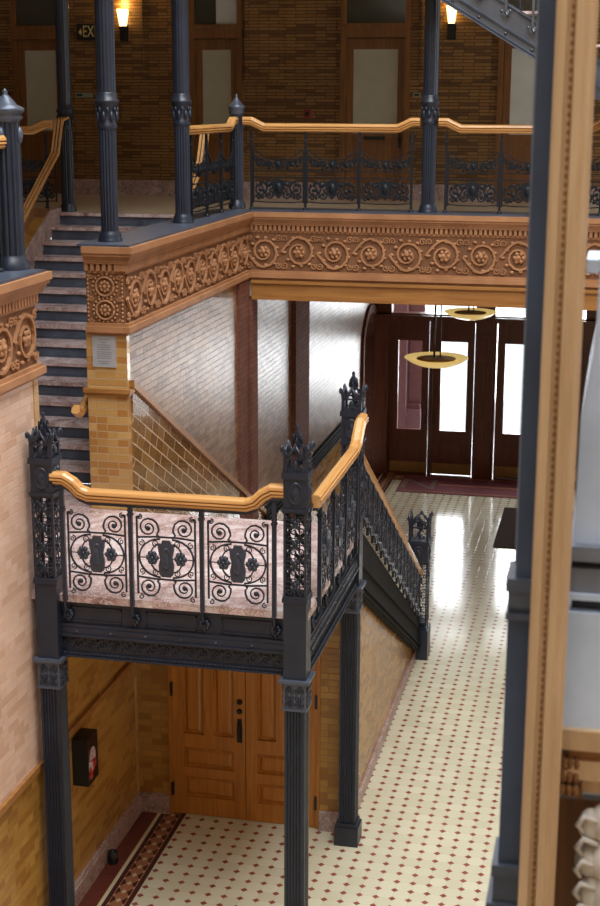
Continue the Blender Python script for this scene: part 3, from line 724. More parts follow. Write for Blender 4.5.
def newel(label, loc, lower=True, spec=None, group='black iron newels of the stair landing'):
    t = thing('newel_post', label, 'newel post', loc, group)
    s = spec
    if lower:
        m = MB(); fluted(m, s['p'], s['c0'], 0.165); m.build('fluted_column', 'iron', t, True)
        m = MB(); m.box(-.115, .115, -.115, .115, 0, s['p'] - .03); m.box(-.098, .098, -.098, .098, s['p'] - .03, s['p'] + .01); m.build('plinth', 'iron', t, True)
        m = MB(); c0, c1 = s['c0'], s['c1']
        m.box(-.10, .10, -.10, .10, c0, c0 + .02); m.box(-.092, .092, -.092, .092, c0 + .02, c1 - .04)
        m.poly([(-.092, -.092), (.092, -.092), (.092, .092), (-.092, .092)], 'Z', c1 - .05, c1 - .04)
        m.box(-.105, .105, -.105, .105, c1 - .045, c1 - .025); m.box(-.122, .122, -.122, .122, c1 - .025, c1)
        cap = m.build('capital', 'iron_edge', t, True)
        m = MB()
        def fn(q):
            for i in range(4):
                for j in range(3): q.blob((-.06 + .04 * i, 0.0, c0 + .055 + .055 * j), .017, .012, .024, 6, 4)
            for sx in (-1, 1): q.spiral(sx * .055, c1 - .08, .032, PI / 2, sx * 1.2, .008, -.004, seg=9)
            for sx in (-1, 1): q.spiral(sx * .04, c0 + .07, .03, -PI / 2, -sx * 1.2, .007, -.004, seg=9)
        faces4(m, 0.188, lambda q: fn(q)); m.build('leaves', 'iron', cap, True)
    m = MB(); m.box(-.09, .09, -.09, .09, s['b0'], s['b1']); m.box(-.1, .1, -.1, .1, s['b1'] - .02, s['b1'] + .01)
    if not lower: m.box(-.15, .15, -.15, .15, 0, s['b0']); m.box(-.12, .12, -.12, .12, s['b0'], s['b0'] + .04)
    m.build('base_box', 'iron', t, True)
    sc = s.get('w', 0.18)
    m = MB(); openwork(m, s['b1'] + .01, s['m0'], sc, s.get('n', 4)); m.build('openwork_shaft', 'iron', t, True)
    medallion_block(t, s['m0'], s['m1'], sc)
    m = MB(); crown(m, s['m1'] + .015, s['t'], sc, s.get('spike')); m.build('crown', 'iron', t, True)
    return t
SP = dict(p=.22, c0=2.38, c1=2.64, b0=2.64, b1=3.29, m0=4.0, m1=4.27, t=4.65)
newel('black iron newel at the left front corner of the landing, against the pink brick wall', (-4.30, 10.33, 0), True, SP)
newel('black iron newel at the right front corner of the landing', (-2.27, 10.33, 0), True, SP)
newel('black iron newel at the rear right corner of the landing, on its full column', (-2.26, 12.62, 0), True, SP)
newel('short black iron newel on the tile floor at the foot of the stair', (-2.27, 17.6, 0), False,
      dict(b0=.40, b1=.47, m0=1.30, m1=1.56, t=1.86, w=.25, n=4, spike=.36))

# ------------------------------------------------------------------ landing
t = thing('stair_landing', 'stair landing with pink marble floor and panelled black iron edge', 'landing', (-3.35, 11.5, 2.64))
m = MB(); m.box(XW, -2.18, 10.31, 12.72, ZL - .06, ZL); m.box(-4.83, XW, 10.61, 12.73, ZL - .06, ZL); m.box(-7.09, -4.83, 10.72, 13.60, ZL - .06, ZL); m.build('marble_floor', 'marble', t)
m = MB(); m.box(XW, -2.3, 10.42, 12.70, 2.76, ZL - .06); m.box(-4.83, XW, 10.61, 12.73, 2.76, ZL - .06); m.box(-7.09, -4.83, 10.72, 13.60, 2.76, ZL - .06); m.build('slab', 'plaster', t)
def fascia(T, L, nm):
    m = MB(T)
    m.box(0, L, -.1, 0.0, 2.64, 3.11)
    m.box(0, L, 0, .02, 3.085, 3.11); m.box(0, L, 0, .025, 2.89, 2.92)
    m.poly([(0, 0), (0, 0)], 'Z', 0, 0) if False else None
    m.box(0, L, 0, .035, 2.835, 2.89); m.box(0, L, 0, .05, 2.82, 2.84); m.box(0, L, 0, .02, 2.64, 2.68); m.box(0, L, 0, .04, 2.64, 2.655)
    fa = m.build('fascia', 'iron', t)
    if nm:
        k = nm; pw = L / k
        for i in range(k):
            m = MB(T); a, b = i * pw + .10, (i + 1) * pw - .10
            for q in ((a, b, 2.94, 2.952), (a, b, 3.05, 3.062)): m.box(q[0], q[1], 0, .012, q[2], q[3])
            m.box(a, a + .012, 0, .012, 2.94, 3.062); m.box(b - .012, b, 0, .012, 2.94, 3.062)
            m.build('panel_moulding', 'iron', fa)
    m = MB(lambda x, y, z: T(x, y, z + 2.75)); n = int(L / .1)
    for i in range(n):
        c = (i + .5) * L / n; m.spiral(c, 0, .043, PI / 2 * (1 if i % 2 else -1), 1.3 * (1 if i % 2 else -1), .009, .006, seg=10)
        m.blob((c + L / n / 2, .004, .03), .012, .012, .014, 5, 4); m.blob((c + L / n / 2, .004, -.03), .012, .012, .014, 5, 4)
    m.build('scroll_band', 'iron', fa)
    m = MB(T)
    for i in range(int(L / .028)): m.blob((i * .028 + .014, .022, 2.668), .009, .012, .010, 5, 4)
    m.build('bead_row', 'iron', fa)
    for i in range(int(L / .29)): m = MB(T); m.blob((i * .29 + .15, .036, 2.863), .011, .01, .011, 6, 4); m.build('rivet', 'iron_edge', fa)
fascia(lambda u, o, z: (-4.23 + u, 10.35 - o, z), 1.87, 3)
fascia(lambda u, o, z: (-2.22 + o, 10.42 + u, z), 2.11, 4)
def rosette(T):
    m = MB(T)
    for i in range(7):
        a = 2 * PI * i / 7; m.blob((.03 * cos(a), .02, .03 * sin(a)), .02, .018, .02, 6, 4)
    m.blob((0, .035, 0), .018, .018, .018, 6, 4); m.blob((0, .02, -.045), .016, .014, .022, 6, 4)
    m.tube([(0, .045, .02), (0, .075, .07), (0, .085, .12), (0, .06, .17), (0, .045, .2)], [.014, .012, .010, .012, .012], 6, up=(1, 0, 0))
    m.build('rosette', 'iron', t)
XP = (-4.15, -3.59, -3.015, -2.44)
for x in XP: rosette(lambda u, o, z, x=x: (x + u, 10.35 - o, 3.0 + z))
YP = (10.60, 11.14, 11.68, 12.22)
for y in YP: rosette(lambda u, o, z, y=y: (-2.22 + o, y + u, 3.0 + z))

# ------------------------------------------------------------------ balustrades
RAILP = [(-.045, -.035), (-.03, -.05), (.03, -.05), (.045, -.035), (.050, -.020), (.050, -.012), (.030, -.006), (.050, .002), (.050, .014), (.028, .020), (.040, .026), (.040, .036), (.022, .05), (-.022, .05), (-.040, .036), (-.040, .026), (-.028, .020), (-.050, .014), (-.050, .002), (-.030, -.006), (-.050, -.012), (-.050, -.020)]
def lan_panel(w, T, sh=0.0):
    """landing panel: frame, corner scrolls, arcs; local x across, z up from the landing"""
    m = MB(lambda x, y, z: T(x, y, z + sh * x)); r = .0095; h = w / 2
    for s in (-1, 1):
        m.box(s * h - .007, s * h + .007, -.007, .007, .07, .70)
        m.box(s * (h + .0) - (.03 if s > 0 else 0), s * h + (.03 if s < 0 else 0), -.006, .006, .69, .705)
    for z in (.21, .53):
        m.tube([(-h, 0, z), (-h * .4, 0, z + (.012 if z > .3 else -.012)), (h * .4, 0, z + (.012 if z > .3 else -.012)), (h, 0, z)], .009, 4)
    for sx in (-1, 1):
        cx = sx * (h - .092)
        m.spiral(cx, .612, .084, PI if sx > 0 else 0, -sx * 1.7, r, 0, lead=[(sx * .05, .535), (sx * .075, .56), (cx - sx * .085, .59)])
        m.spiral(cx, .130, .084, PI if sx > 0 else 0, sx * 1.7, r, 0, lead=[(sx * .05, .205), (sx * .075, .18), (cx - sx * .085, .16)])
        for sz in (-1, 1):
            zc = .37 + sz * .115
            m.spiral(sx * (h - .035), zc, .028, PI / 2 * sz, sx * sz * 1.4, .006, 0, seg=10, bud=False)
            m.spiral(sx * .085, .37 + sz * .12, .030, -PI / 2 * sz, sx * sz * 1.3, .006, 0, seg=10, bud=False)
            # little curls at the outer corners
            m.spiral(sx * (h - .022), .37 + sz * .325, .024, PI / 2, sx * 1.2, .007, 0, seg=8, bud=False)
        arc = [(sx * (.05 + (h - .065) * sin(PI * i / 12)), 0, .37 + .155 * cos(PI * i / 12)) for i in range(13)]
        m.tube(arc, .009, 4)
        arc = [(sx * (.06 + .07 * sin(PI * i / 10)), 0, .37 + .11 * cos(PI * i / 10)) for i in range(11)]
        m.tube(arc, .008, 4)
        m.tube([(sx * .05, 0, .37), (sx * h, 0, .37)], .005, 4)
    return m
def medal(T, sh=0.0):
    m = MB(lambda x, y, z: T(x, y, z + .37))
    out = [(-.055, -.13), (-.035, -.15), (.035, -.15), (.055, -.13), (.062, -.06), (.048, 0), (.062, .06), (.066, .12), (.04, .115), (.03, .145), (-.03, .145), (-.04, .115), (-.066, .12), (-.062, .06), (-.048, 0), (-.062, -.06)]
    m.poly(out, 'Y', -.012, .012)
    for sy in (-1, 1):
        T0 = m.T; m.T = lambda x, y, z, T0=T0, sy=sy: T0(x, sy * (.012 + z), y)
        m.lathe([(.040, 0), (.040, .008), (.031, .008), (.030, .003), (.020, .012), (.001, .016)], n=16, rs=(1, 2.3), cap=False); m.T = T0
    return m
def flower(T):
    m = MB(T)
    for i in range(6):
        a = 2 * PI * i / 6; m.blob((.032 * cos(a), 0, .37 + .036 * sin(a)), .023, .018, .025, 6, 4)
    m.blob((0, 0, .37), .018, .026, .018, 6, 4)
    return m
def std(m, x, y, z0, z1, w=.032): m.box(x - w / 2, x + w / 2, y - w / 2, y + w / 2, z0, z1)

def landing_balustrade(name, label, L, posts, T, side, endrise, mo, P=None):
    """u along, o outwards, z above landing"""
    root = thing(name, label, 'balustrade', T(L / 2, 0, ZL))
    P = P or [(0, .97 + endrise[0]), (.10, .97 + endrise[0]), (.17, .93), (.23, .87), (.30, .845), (L - .30, .845), (L - .23, .87), (L - .17, .93), (L - .10, .97 + endrise[1]), (L, .97 + endrise[1])]
    m = MB(); m.sweep([T(u, 0, ZL + z) for u, z in P], RAILP, side); m.build('handrail', mo, root)
    m = MB(); m.sweep([T(u, 0, ZL + z - .062) for u, z in P], [(-.02, -.012), (.02, -.012), (.02, .012), (-.02, .012)], side); m.build('iron_subrail', 'iron', root)
    for u in posts:
        m = MB(T); zt_ = ZL + .78 + (.1 if ((u < .12 and P[0][1] > .9) or u > L - .12) else 0)
        std(m, u, 0, ZL - .04, zt_); m.blob((u, 0, ZL + .74), .028, .02, .014); m.box(u - .022, u + .022, -.022, .022, ZL + .70, ZL + .72); m.build('baluster', 'iron', root)
    return root
# front
rt = landing_balustrade('landing_balustrade', 'front balustrade of the landing, three scrolled panels under a golden oak rail', 1.87, [x + 4.23 for x in XP],
                        lambda u, o, z: (-4.23 + u, 10.28 - o, z), (0, 1, 0), (0, 0), 'oak')
for i in range(3):
    c = (XP[i] + XP[i + 1]) / 2; T = lambda x, y, z, c=c: (c + x, 10.28 + y, ZL + z)
    p = lan_panel(.47, T).build('scroll_panel', 'iron', rt)
    medal(T).build('medallion', 'iron_mid', p)
    for sx in (-1, 1): flower(lambda x, y, z, c=c, sx=sx: (c + sx * .115 + x, 10.28 + y, ZL + z)).build('flower', 'iron_mid', p)
# right side
rt = landing_balustrade('landing_balustrade', 'right side balustrade of the landing between its front and rear newels', 2.12, [y - 10.42 for y in YP],
                        lambda u, o, z: (-2.15 + o, 10.42 + u, z), (1, 0, 0), (0, .08), 'oakY', [(0, .865), (1.62, .875), (1.76, .91), (1.86, .99), (1.96, 1.06), (2.10, 1.07)])
for i in range(3):
    c = (YP[i] + YP[i + 1]) / 2; T = lambda x, y, z, c=c: (-2.15 + y, c + x, ZL + z)
    p = lan_panel(.44, T).build('scroll_panel', 'iron', rt)
    medal(T).build('medallion', 'iron_mid', p)
    for sx in (-1, 1): flower(lambda x, y, z, c=c, sx=sx: (-2.15 + y, c + sx * .115 + x, ZL + z)).build('flower', 'iron_mid', p)

# descending flight: treads, risers, stringer
st0 = 13.30; nr = 19; rise = ZL / nr; run = 0.288
Yn = lambda n: 12.74 + run * n
t = thing('staircase', 'pink marble stair going down from the landing to the lobby floor', 'staircase', (-3.35, 13.0, 0))
for n in range(1, nr):
    z = ZL - rise * n; m = MB(); m.box(XW + .035, -2.245, Yn(n - 1) - .02 if n == 1 else Yn(n - 1) + .0, Yn(n) + .02, z - .035, z); m.build('tread', 'marble', t)
for n in range(1, nr + 1):
    z = ZL - rise * n; m = MB(); m.box(XW + .035, -2.27, Yn(n - 1) - .015, Yn(n - 1), z + .0, z + rise - .037); m.build('riser', 'iron', t)
zs = lambda y: ZL - .575 * (y - 12.9)
m = MB(); m.poly([(12.72, ZL - .05), (12.85, ZL - .04), (17.55, zs(17.55)), (17.55, strb(17.55)), (12.72, strb(12.72))], 'X', -2.29, -2.235)
o = m.build('stringer', 'iron_matte', t)
m = MB()
for k, off in enumerate((.03, .09, .30)):
    m.poly([(12.72, strb(12.72) + off), (17.5, strb(17.5) + off), (17.5, strb(17.5) + off + .025), (12.72, strb(12.72) + off + .025)], 'X', -2.235, -2.215 + (.01 if k == 1 else 0))
m.build('stringer_moulding', 'iron_matte', o)
# descending balustrade
t = thing('stair_balustrade', 'sloping black iron balustrade with oak rail from the landing down to the lobby', 'balustrade', (-2.25, 15.1, 1.2))
zr = lambda y: 3.70 - .573 * (y - 13.06)
m = MB(); m.sweep([(-2.25, 12.71, 4.12), (-2.25, 12.78, 4.06), (-2.25, 12.86, zr(12.86) + .03), (-2.25, 12.95, zr(12.95)), (-2.25, 17.48, zr(17.48))], RAILP, (1, 0, 0)); m.build('handrail', 'oakY', t)
m = MB(); m.sweep([(-2.25, 12.75, zr(12.75) - .06), (-2.25, 17.48, zr(17.48) - .06)], [(-.02, -.012), (.02, -.012), (.02, .012), (-.02, .012)], (1, 0, 0)); m.build('iron_subrail', 'iron', t)
k = 0; y = 12.98
while y < 17.35:
    m = MB(); std(m, -2.22, y, zs(y) - .04, zr(y) - .06, .026); m.blob((-2.22, y, zr(y) - .3), .022, .03, .06); m.blob((-2.22, y, zs(y) + .22), .022, .03, .06)
    m.spiral(0, 0, .001, 0, .1, .001, seg=2, bud=False) if False else None
    m.build('baluster', 'iron', t)
    T = lambda a, b, c, y=y: (-2.22 + b, y + a, zs(y) + c)
    m = MB(T); m.spiral(.05, .0, .055, PI, 1.3, .013, .03, seg=12, lead=[(-.07, .07), (-.05, .05)]); m.build('foot_scroll', 'iron_silver', t)
    if y < 17.2:
        yc = y + run / 2; h = .60; T = lambda a, b, c, yc=yc: (-2.22 + b, yc + a, zs(yc) + c - .573 * a)
        m = MB(T)
        for z0 in (.06, .34):
            m.tube([(-.12, 0, z0), (.12, 0, z0)], .006, 4); m.tube([(-.12, 0, z0 + .25), (.12, 0, z0 + .25)], .006, 4)
            m.spiral(-.06, z0 + .07, .05, PI, 1.4, .008, 0, seg=12); m.spiral(.06, z0 + .07, .05, 0, -1.4, .008, 0, seg=12)
            m.spiral(-.06, z0 + .18, .05, PI, -1.4, .008, 0, seg=12); m.spiral(.06, z0 + .18, .05, 0, 1.4, .008, 0, seg=12)
            m.blob((0, 0, z0 + .125), .03, .014, .05, 6, 4)
        m.build('scroll_panel', 'iron', t)
    y += run
# thin post between left newel and brick wall
m = MB(); m.box(-4.425, -4.395, 10.62, 10.66, ZL, 4.38); m.box(-4.44, -4.38, 10.605, 10.675, ZL, ZL + .04); m.blob((-4.41, 10.64, 4.39), .02, .025, .02)
tag(m.build('iron_post', 'iron'), 'thin plain black iron post just behind the left newel of the landing', 'post')

# ------------------------------------------------------------------ ascending flight at left
t = thing('staircase', 'stair with pale marble treads and black iron risers climbing to the gallery at left', 'staircase', (-5.95, 13.4, ZL))
Z2s = (Z2 - ZL) / 15
for n in range(1, 16):
    y0 = 13.61 + .3 * (n - 1); z = ZL + Z2s * n
    y1 = y0 + .3 + .005
    m = MB(); m.box(-7.08, -4.83, y0 - .03, y1 if n < 15 else 17.86, z - .04, z); m.build('tread', 'marble', t)
    m = MB(); m.box(-7.08, -4.83, y0, y0 + .02, z - Z2s, z - .04)
    for a, b in ((-6.98, -5.98), (-5.93, -4.93)):
        m.box(a, b, y0 - .006, y0, z - Z2s + .025, z - Z2s + .035); m.box(a, b, y0 - .006, y0, z - .065, z - .055)
        m.box(a, a + .01, y0 - .006, y0, z - Z2s + .025, z - .055); m.box(b - .01, b, y0 - .006, y0, z - Z2s + .025, z - .055)
    m.build('riser', 'iron_step', t)
m = MB(); m.poly([(13.3, ZL), (17.86, ZL + 2.43 - .1), (17.86, Z2 + .06), (17.5, Z2 + .04), (13.3, ZL + .2)], 'X', -7.1, -7.07)
struct(m.build('baseboard_stairwell', 'marble_d'), 'mottled marble skirting rising beside the steps')

def handrail3(root, pts, side, w=.045, mo='oakY'):
    for k in (-1, 0, 1):
        pr = [(-.013, -.014), (.013, -.014), (.013, .014), (-.013, .014)]
        P = [Vector(p) + Vector(side) * (k * .042) for p in pts]
        m = MB(); m.sweep(P, pr, side); m.build('rail_bar', mo, root)
    m = MB(); m.sweep([Vector(p) + Vector((0, 0, -.018)) for p in pts], [(-.05, -.006), (.05, -.006), (.05, .006), (-.05, .006)], side); m.build('backing_strip', 'iron', root)
t = thing('stair_handrail', 'three-barred golden handrail on the left side of the upper steps', 'handrail', (-7.0, 14.5, 4.3))
handrail3(t, [(-7.0, 13.4, 3.72), (-7.0, 17.55, 6.36), (-7.0, 17.72, 6.76), (-7.0, 17.98, 6.80)], (1, 0, 0))
t = thing('stair_handrail', 'golden handrail on the right side of the upper steps, ending beside the gallery newel', 'handrail', (-4.9, 14.5, 4.3))
handrail3(t, [(-4.90, 13.1, 3.98), (-4.90, 16.9, 6.30), (-4.90, 17.08, 6.66), (-4.90, 17.9, 6.70)], (1, 0, 0))
m = MB(); m.sweep([(-4.92, 12.62, 4.17), (-4.92, 12.70, 4.12), (-4.92, 12.82, 4.14), (-4.92, 13.1, 4.29), (-4.92, 14.0, 4.80)], [(a * .9, b * .9) for a, b in RAILP], (1, 0, 0))
o = tag(m.build('wall_handrail', 'oakY'), 'round-ended wooden handrail jutting past the plaque pier at the bottom of the upper steps', 'handrail')
m = MB(); m.tube([(-4.84, 13.0, 4.15), (-4.92, 13.0, 4.12), (-4.92, 13.0, 4.2)], .012, 6); m.build('bracket', 'black', o)

# ------------------------------------------------------------------ gallery columns, newels and railings
def column(label, loc, r=.088, group='iron columns carrying the upper gallery'):
    t = thing('iron_column', label, 'column', loc, group)
    def fl(m, z0, z1, r, n=16, d=.09):
        pts = []
        for k in range(n * 3):
            a = 2 * PI * k / (n * 3); q = r if k % 3 else r * (1 - d); pts.append((q * cos(a), q * sin(a)))
        m.poly(pts, 'Z', z0, z1)
    m = MB(); m.lathe([(r * 1.3, 0), (r * 1.3, .02), (r * 1.18, .035), (r * 1.22, .055), (r * 1.05, .08), (r * 1.0, .10)], n=20); m.build('base', 'iron', t, True)
    m = MB(); fl(m, .09, 1.06, r * .93); m.build('lower_shaft', 'iron', t, True)
    m = MB(); m.lathe([(r * .95, 1.02), (r * 1.12, 1.05), (r * 1.0, 1.07), (r * 1.02, 1.22), (r * 1.3, 1.27), (r * 1.32, 1.285), (r * 1.1, 1.30), (r * 1.1, 1.34), (r * .98, 1.36)], n=20)
    for k in range(8):
        a = 2 * PI * k / 8; m.blob((r * 1.05 * cos(a), r * 1.05 * sin(a), 1.14), .022, .022, .05, 6, 4); m.blob((r * 1.1 * cos(a + .4), r * 1.1 * sin(a + .4), 1.2), .016, .016, .03, 6, 4)
    m.build('collar', 'iron', t, True)
    m = MB(); fl(m, 1.35, 3.55, r, 16, .04); m.build('upper_shaft', 'iron', t, True)
    m = MB(); m.lathe([(r, 3.5), (r * 1.3, 3.55), (r * 1.1, 3.6), (r * 1.6, 3.75), (r * 1.9, 3.78), (r * 1.9, 3.80)], n=20); m.build('capital', 'iron', t, True)
    return t
zc = 5.72
c0 = column('near fluted grey column on the end of the terracotta parapet', (-4.66, 12.98, zc), .088)
def place_col(label, loc):
    c = copy_tree(c0); c.location = loc; c['label'] = label; return c
place_col('dark column on the terracotta parapet, left of the gallery newel', (-4.62, 15.2, zc))
place_col('leftmost dark column at the head of the upper steps', (-7.02, 17.98, 5.6))
place_col('dark column in the middle of the cross gallery railing', (-2.24, 17.38, zc))
place_col('dark column of the cross gallery hidden beyond the oak strip', (-0.05, 17.38, zc))
def gnewel(label, loc, r=.08):
    t = thing('gallery_newel', label, 'newel post', loc)
    m = MB(); pts = []
    for k in range(42):
        a = 2 * PI * k / 42; q = r if k % 3 else r * .9; pts.append((q * cos(a), q * sin(a)))
    m.poly(pts, 'Z', .1, 1.16); m.build('fluted_shaft', 'iron', t, True)
    m = MB(); m.lathe([(r * 1.35, 0), (r * 1.35, .04), (r * 1.1, .08), (r, .11)], n=16); m.build('base', 'iron', t, True)
    m = MB(); m.lathe([(r * .95, 1.12), (r * 1.25, 1.15), (r * 1.1, 1.18), (r * 1.35, 1.2), (r * 1.35, 1.225), (r * .85, 1.25), (r * .45, 1.30), (r * .15, 1.33), (r * .22, 1.345), (.003, 1.37)], n=16)
    for k in range(4):
        a = PI / 2 * k; m.blob((r * cos(a), r * sin(a), 1.02), .03, .03, .07, 6, 4)
    m.build('cap', 'iron_edge', t, True)
    return t
gnewel('fluted newel with pointed cap at the corner of the two gallery railings', (-4.6, 17.42, zc), .078)
gnewel('fluted newel with pointed silver cap at the left edge, on the nearest parapet', (-4.62, 10.6, zc), .105)

def gpanel(w):
    m = MB(); h = w / 2
    for s in (-1, 1): m.box(s * h - .008, s * h + .008, -.006, .006, .08, .70)
    for z in (.10, .39, .47): m.tube([(-h, 0, z), (-h * .5, 0, z - (.012 if z == .10 else 0)), (h * .5, 0, z - (.012 if z == .10 else 0)), (h, 0, z)], .009, 4)
    m.tube([(-h, 0, .72), (-h * .8, 0, .68), (-h * .5, 0, .61), (0, 0, .59), (h * .5, 0, .61), (h * .8, 0, .68), (h, 0, .72)], .010, 4)
    for s in (-1, 1):
        for cx, cz, r0, a, tn in ((.72, .245, .095, PI / 2, 1.6), (.36, .30, .06, -PI / 2, -1.4), (.36, .175, .055, PI / 2, 1.4), (.80, .145, .035, 0, 1.2), (.72, .55, .06, PI, -1.5), (.38, .54, .05, 0, 1.4), (.90, .62, .035, PI, 1.2)):
            m.spiral(s * cx * h, cz, r0, a if s > 0 else PI - a, s * tn, .014, 0, seg=14)
        for q in range(9):
            m.blob((s * h * (.28 + .07 * q), 0, (.17 if q % 2 else .31) + .02 * sin(q * 2.1)), .02, .011, .026, 6, 4); m.blob((s * h * (.22 + .08 * q), 0, .52 + .035 * sin(q * 2.4) + .006 * q), .02, .011, .022, 6, 4)
        m.blob((s * h * .55, 0, .22), .03, .012, .03, 6, 4); m.blob((s * h * .55, 0, .54), .028, .012, .028, 6, 4)
    return m
def shield(z, k=1.0):
    m = MB(); m.poly([(x * k, z + y * k) for x, y in ((-.07, .10), (0, .12), (.07, .10), (.08, .04), (.055, -.06), (0, -.12), (-.055, -.06), (-.08, .04))], 'Y', -.014, .014)
    m.blob((0, 0, z + .01), .05 * k, .028, .075 * k, 8, 5); return m
def gal_railing(label, loc, rz, L, posts, p0, rise=(1, 1)):
    """railing along local +x starting at loc; rz turns it"""
    t = thing('gallery_railing', label, 'railing', loc, 'scrolled iron railings of the upper gallery', rz)
    a = 1.05 + .0; b = .975
    P = [(0, a), (.10, a), (.17, b + .04), (.26, b), (.3, b)] if rise[0] else [(0, b)]
    P += [(L - .3, b), (L - .26, b), (L - .17, b + .04), (L - .10, a), (L, a)] if rise[1] else [(L, b)]
    m = MB(); m.sweep([(u, 0, z) for u, z in P], RAILP, (0, 1, 0)); m.build('handrail', 'oak', t, True)
    pan = None
    for i, u in enumerate(posts):
        m = MB(); std(m, u, 0, 0, .93, .028); m.lathe([(.03, 0), (.03, .015), (.012, .04)], (u, 0, 0), 8); m.blob((u, 0, .82), .022, .022, .022); m.blob((u, 0, .76), .018, .018, .018); m.build('baluster', 'iron_g_shade', t, True)
    for i in range(len(posts) - 1):
        c = (posts[i] + posts[i + 1]) / 2
        if pan is None:
            pan = gpanel(posts[i + 1] - posts[i] - .05).build('scroll_panel', 'iron_g_shade', t, True)
            shield(.25).build('shield', 'iron_g_shade', pan, True); shield(.53, .6).build('shield', 'iron_g_shade', pan, True); q = pan
        else: q = copy_tree(pan, t)
        q.location = (c, 0, 0)
    return t
gal_railing('gallery railing from the corner newel to the middle column, three scrolled bays', (-4.50, 17.36, zc), 0, 2.15, [.10, .77, 1.43, 2.06], 0)
gal_railing('gallery railing running right from the middle column behind the foreground post', (-2.13, 17.36, zc), 0, 1.98, [.10, .74, 1.38, 1.90], 0)
gal_railing('far right stretch of gallery railing seen past the oak strip', (0.06, 17.36, zc), 0, 2.6, [.10, .76, 1.42, 2.08, 2.5], 0, (1, 0))
gal_railing('short gallery railing between the dark parapet column and the corner newel', (-4.6, 15.32, zc), PI / 2, 2.0, [.14, .76, 1.38, 1.92], 0, (0, 1))
gal_railing('leftmost gallery railing beyond the head of the upper steps', (-9.6, 17.62, 5.66), 0, 2.54, [.1, .76, 1.42, 2.08, 2.44], 0, (0, 1))
gal_railing('gallery railing cut off by the left edge beside the pointed newel', (-4.62, 6.4, zc), PI / 2, 4.08, [.1, .76, 1.42, 2.08, 2.74, 3.4, 3.98], 0, (0, 0))

# flight up to the third floor, crossing the upper right
t = thing('upper_flight', 'grey iron stair flight slanting down across the upper right corner', 'staircase', (-0.3, 16.95, 7.0))
sl3 = .598
zb = lambda x: 8.11 - sl3 * (x + 2.1)
m = MB(); x0, x1 = -3.6, 1.6
m.poly([(x0, zb(x0)), (x1, zb(x1)), (x1, zb(x1) + .42), (x0, zb(x0) + .42)], 'Y', 16.86, 16.92); sg = m.build('stringer', 'iron_silver', t)
m = MB()
for off, o_ in ((0, .05), (.035, .03), (.12, .02), (.14, .035), (.39, .03)):
    m.poly([(x0, zb(x0) + off), (x1, zb(x1) + off), (x1, zb(x1) + off + .02), (x0, zb(x0) + off + .02)], 'Y', 16.86 - o_, 16.86)
m.build('stringer_moulding', 'iron_edge', sg)
for i in range(17): m = MB(); x = x0 + .15 + .3 * i; m.blob((x, 16.855, zb(x) + .085), .02, .015, .02, 6, 4); m.build('rivet', 'iron_silver', sg)
for i in range(17):
    x = x0 + .15 + .3 * i; zt3 = zb(x) + .44
    m = MB(); m.box(x - .16, x + .16, 16.86, 17.25, zt3 + .03, zt3 + .06); m.build('tread', 'marble', t)
    m = MB(); m.box(x + .14, x + .155, 16.87, 17.25, zt3 - .15, zt3 + .03); m.build('riser', 'iron', t)
    T = lambda a, b, c, x=x: (x + a, 16.80 + b, zb(x) + .33 + c)
    m = MB(T); m.tube([(0, 0, 0), (.03, -.01, -.02), (.02, -.02, -.07), (0, 0, .0)], .012, 5)
    m.box(-.014, .014, -.014, .014, 0, 1.0); m.spiral(0, -.03, .04, PI / 2, 1.2, .011, 0, seg=10)
    for s in (-1, 1): m.blob((s * .045, 0, -.01), .02, .02, .02, 6, 4)
    m.build('baluster', 'iron_silver', t)
m = MB(); m.sweep([(x0, 16.80, zb(x0) + 1.32), (x1 - .2, 16.80, zb(x1 - .2) + 1.32)], RAILP, (0, 1, 0)); m.build('handrail', 'oak', t)

# ------------------------------------------------------------------ wall lights, signs
def sconce(x, z, label):
    t = thing('wall_sconce', label, 'wall lamp', (x, GY - .12, z), 'lit wall sconces on the gallery')
    m = MB(); m.lathe([(.055, .0), (.10, .24), (.092, .24), (.05, .01)], n=4, smooth=False, rot=PI / 4, cap=False); m.build('lamp_shade', 'lampglow', t, True)
    m = MB(); m.blob((0, 0, .13), .035, .035, .06); m.build('bulb', 'lampcore', t, True)
    m = MB(); m.box(-.05, .05, -.045, .045, -.05, .0); m.box(-.045, .045, -.02, .09, -.2, -.05); m.box(-.06, .06, .04, .118 , -.22, .02); m.build('bracket', 'black', t, True)
    l = bpy.data.lights.new('sconce_light', 'POINT'); l.energy = 9; l.color = (1.0, .62, .22); l.shadow_soft_size = .06
    o = bpy.data.objects.new('sconce_light', l); COL.objects.link(o); o.parent = t; o.location = (0, 0, .32)
sconce(-7.35, 8.08, 'lit sconce at upper left, beside the black exit sign')
sconce(-2.47, 8.08, 'lit sconce right of the middle gallery column, under the slanting iron stair')

def text(s, size, loc, rot, mt, parent, name='lettering', ext=.003):
    c = bpy.data.curves.new(name, 'FONT'); c.body = s; c.size = size; c.extrude = ext; c.align_x = 'CENTER'; c.align_y = 'CENTER'
    tmp = bpy.data.objects.new(name, c); COL.objects.link(tmp)
    dg = bpy.context.evaluated_depsgraph_get(); me = bpy.data.meshes.new_from_object(tmp.evaluated_get(dg)); bpy.data.objects.remove(tmp)
    o = bpy.data.objects.new(name, me); COL.objects.link(o); me.materials.clear(); me.materials.append(M[mt]); o.parent = parent
    o.location = Vector(loc) - (wloc(parent) if parent else Vector()); o.rotation_euler = rot
    return o
RX = (PI / 2, 0, 0)
t = thing('exit_sign', 'black exit sign with yellow letters, partly behind the near column', 'sign', (-7.88, GY - .08, 7.88))
m = MB(); m.box(-8.09, -7.67, GY - .10, GY - .06, 7.88, 8.12); m.build('sign_box', 'black', t)
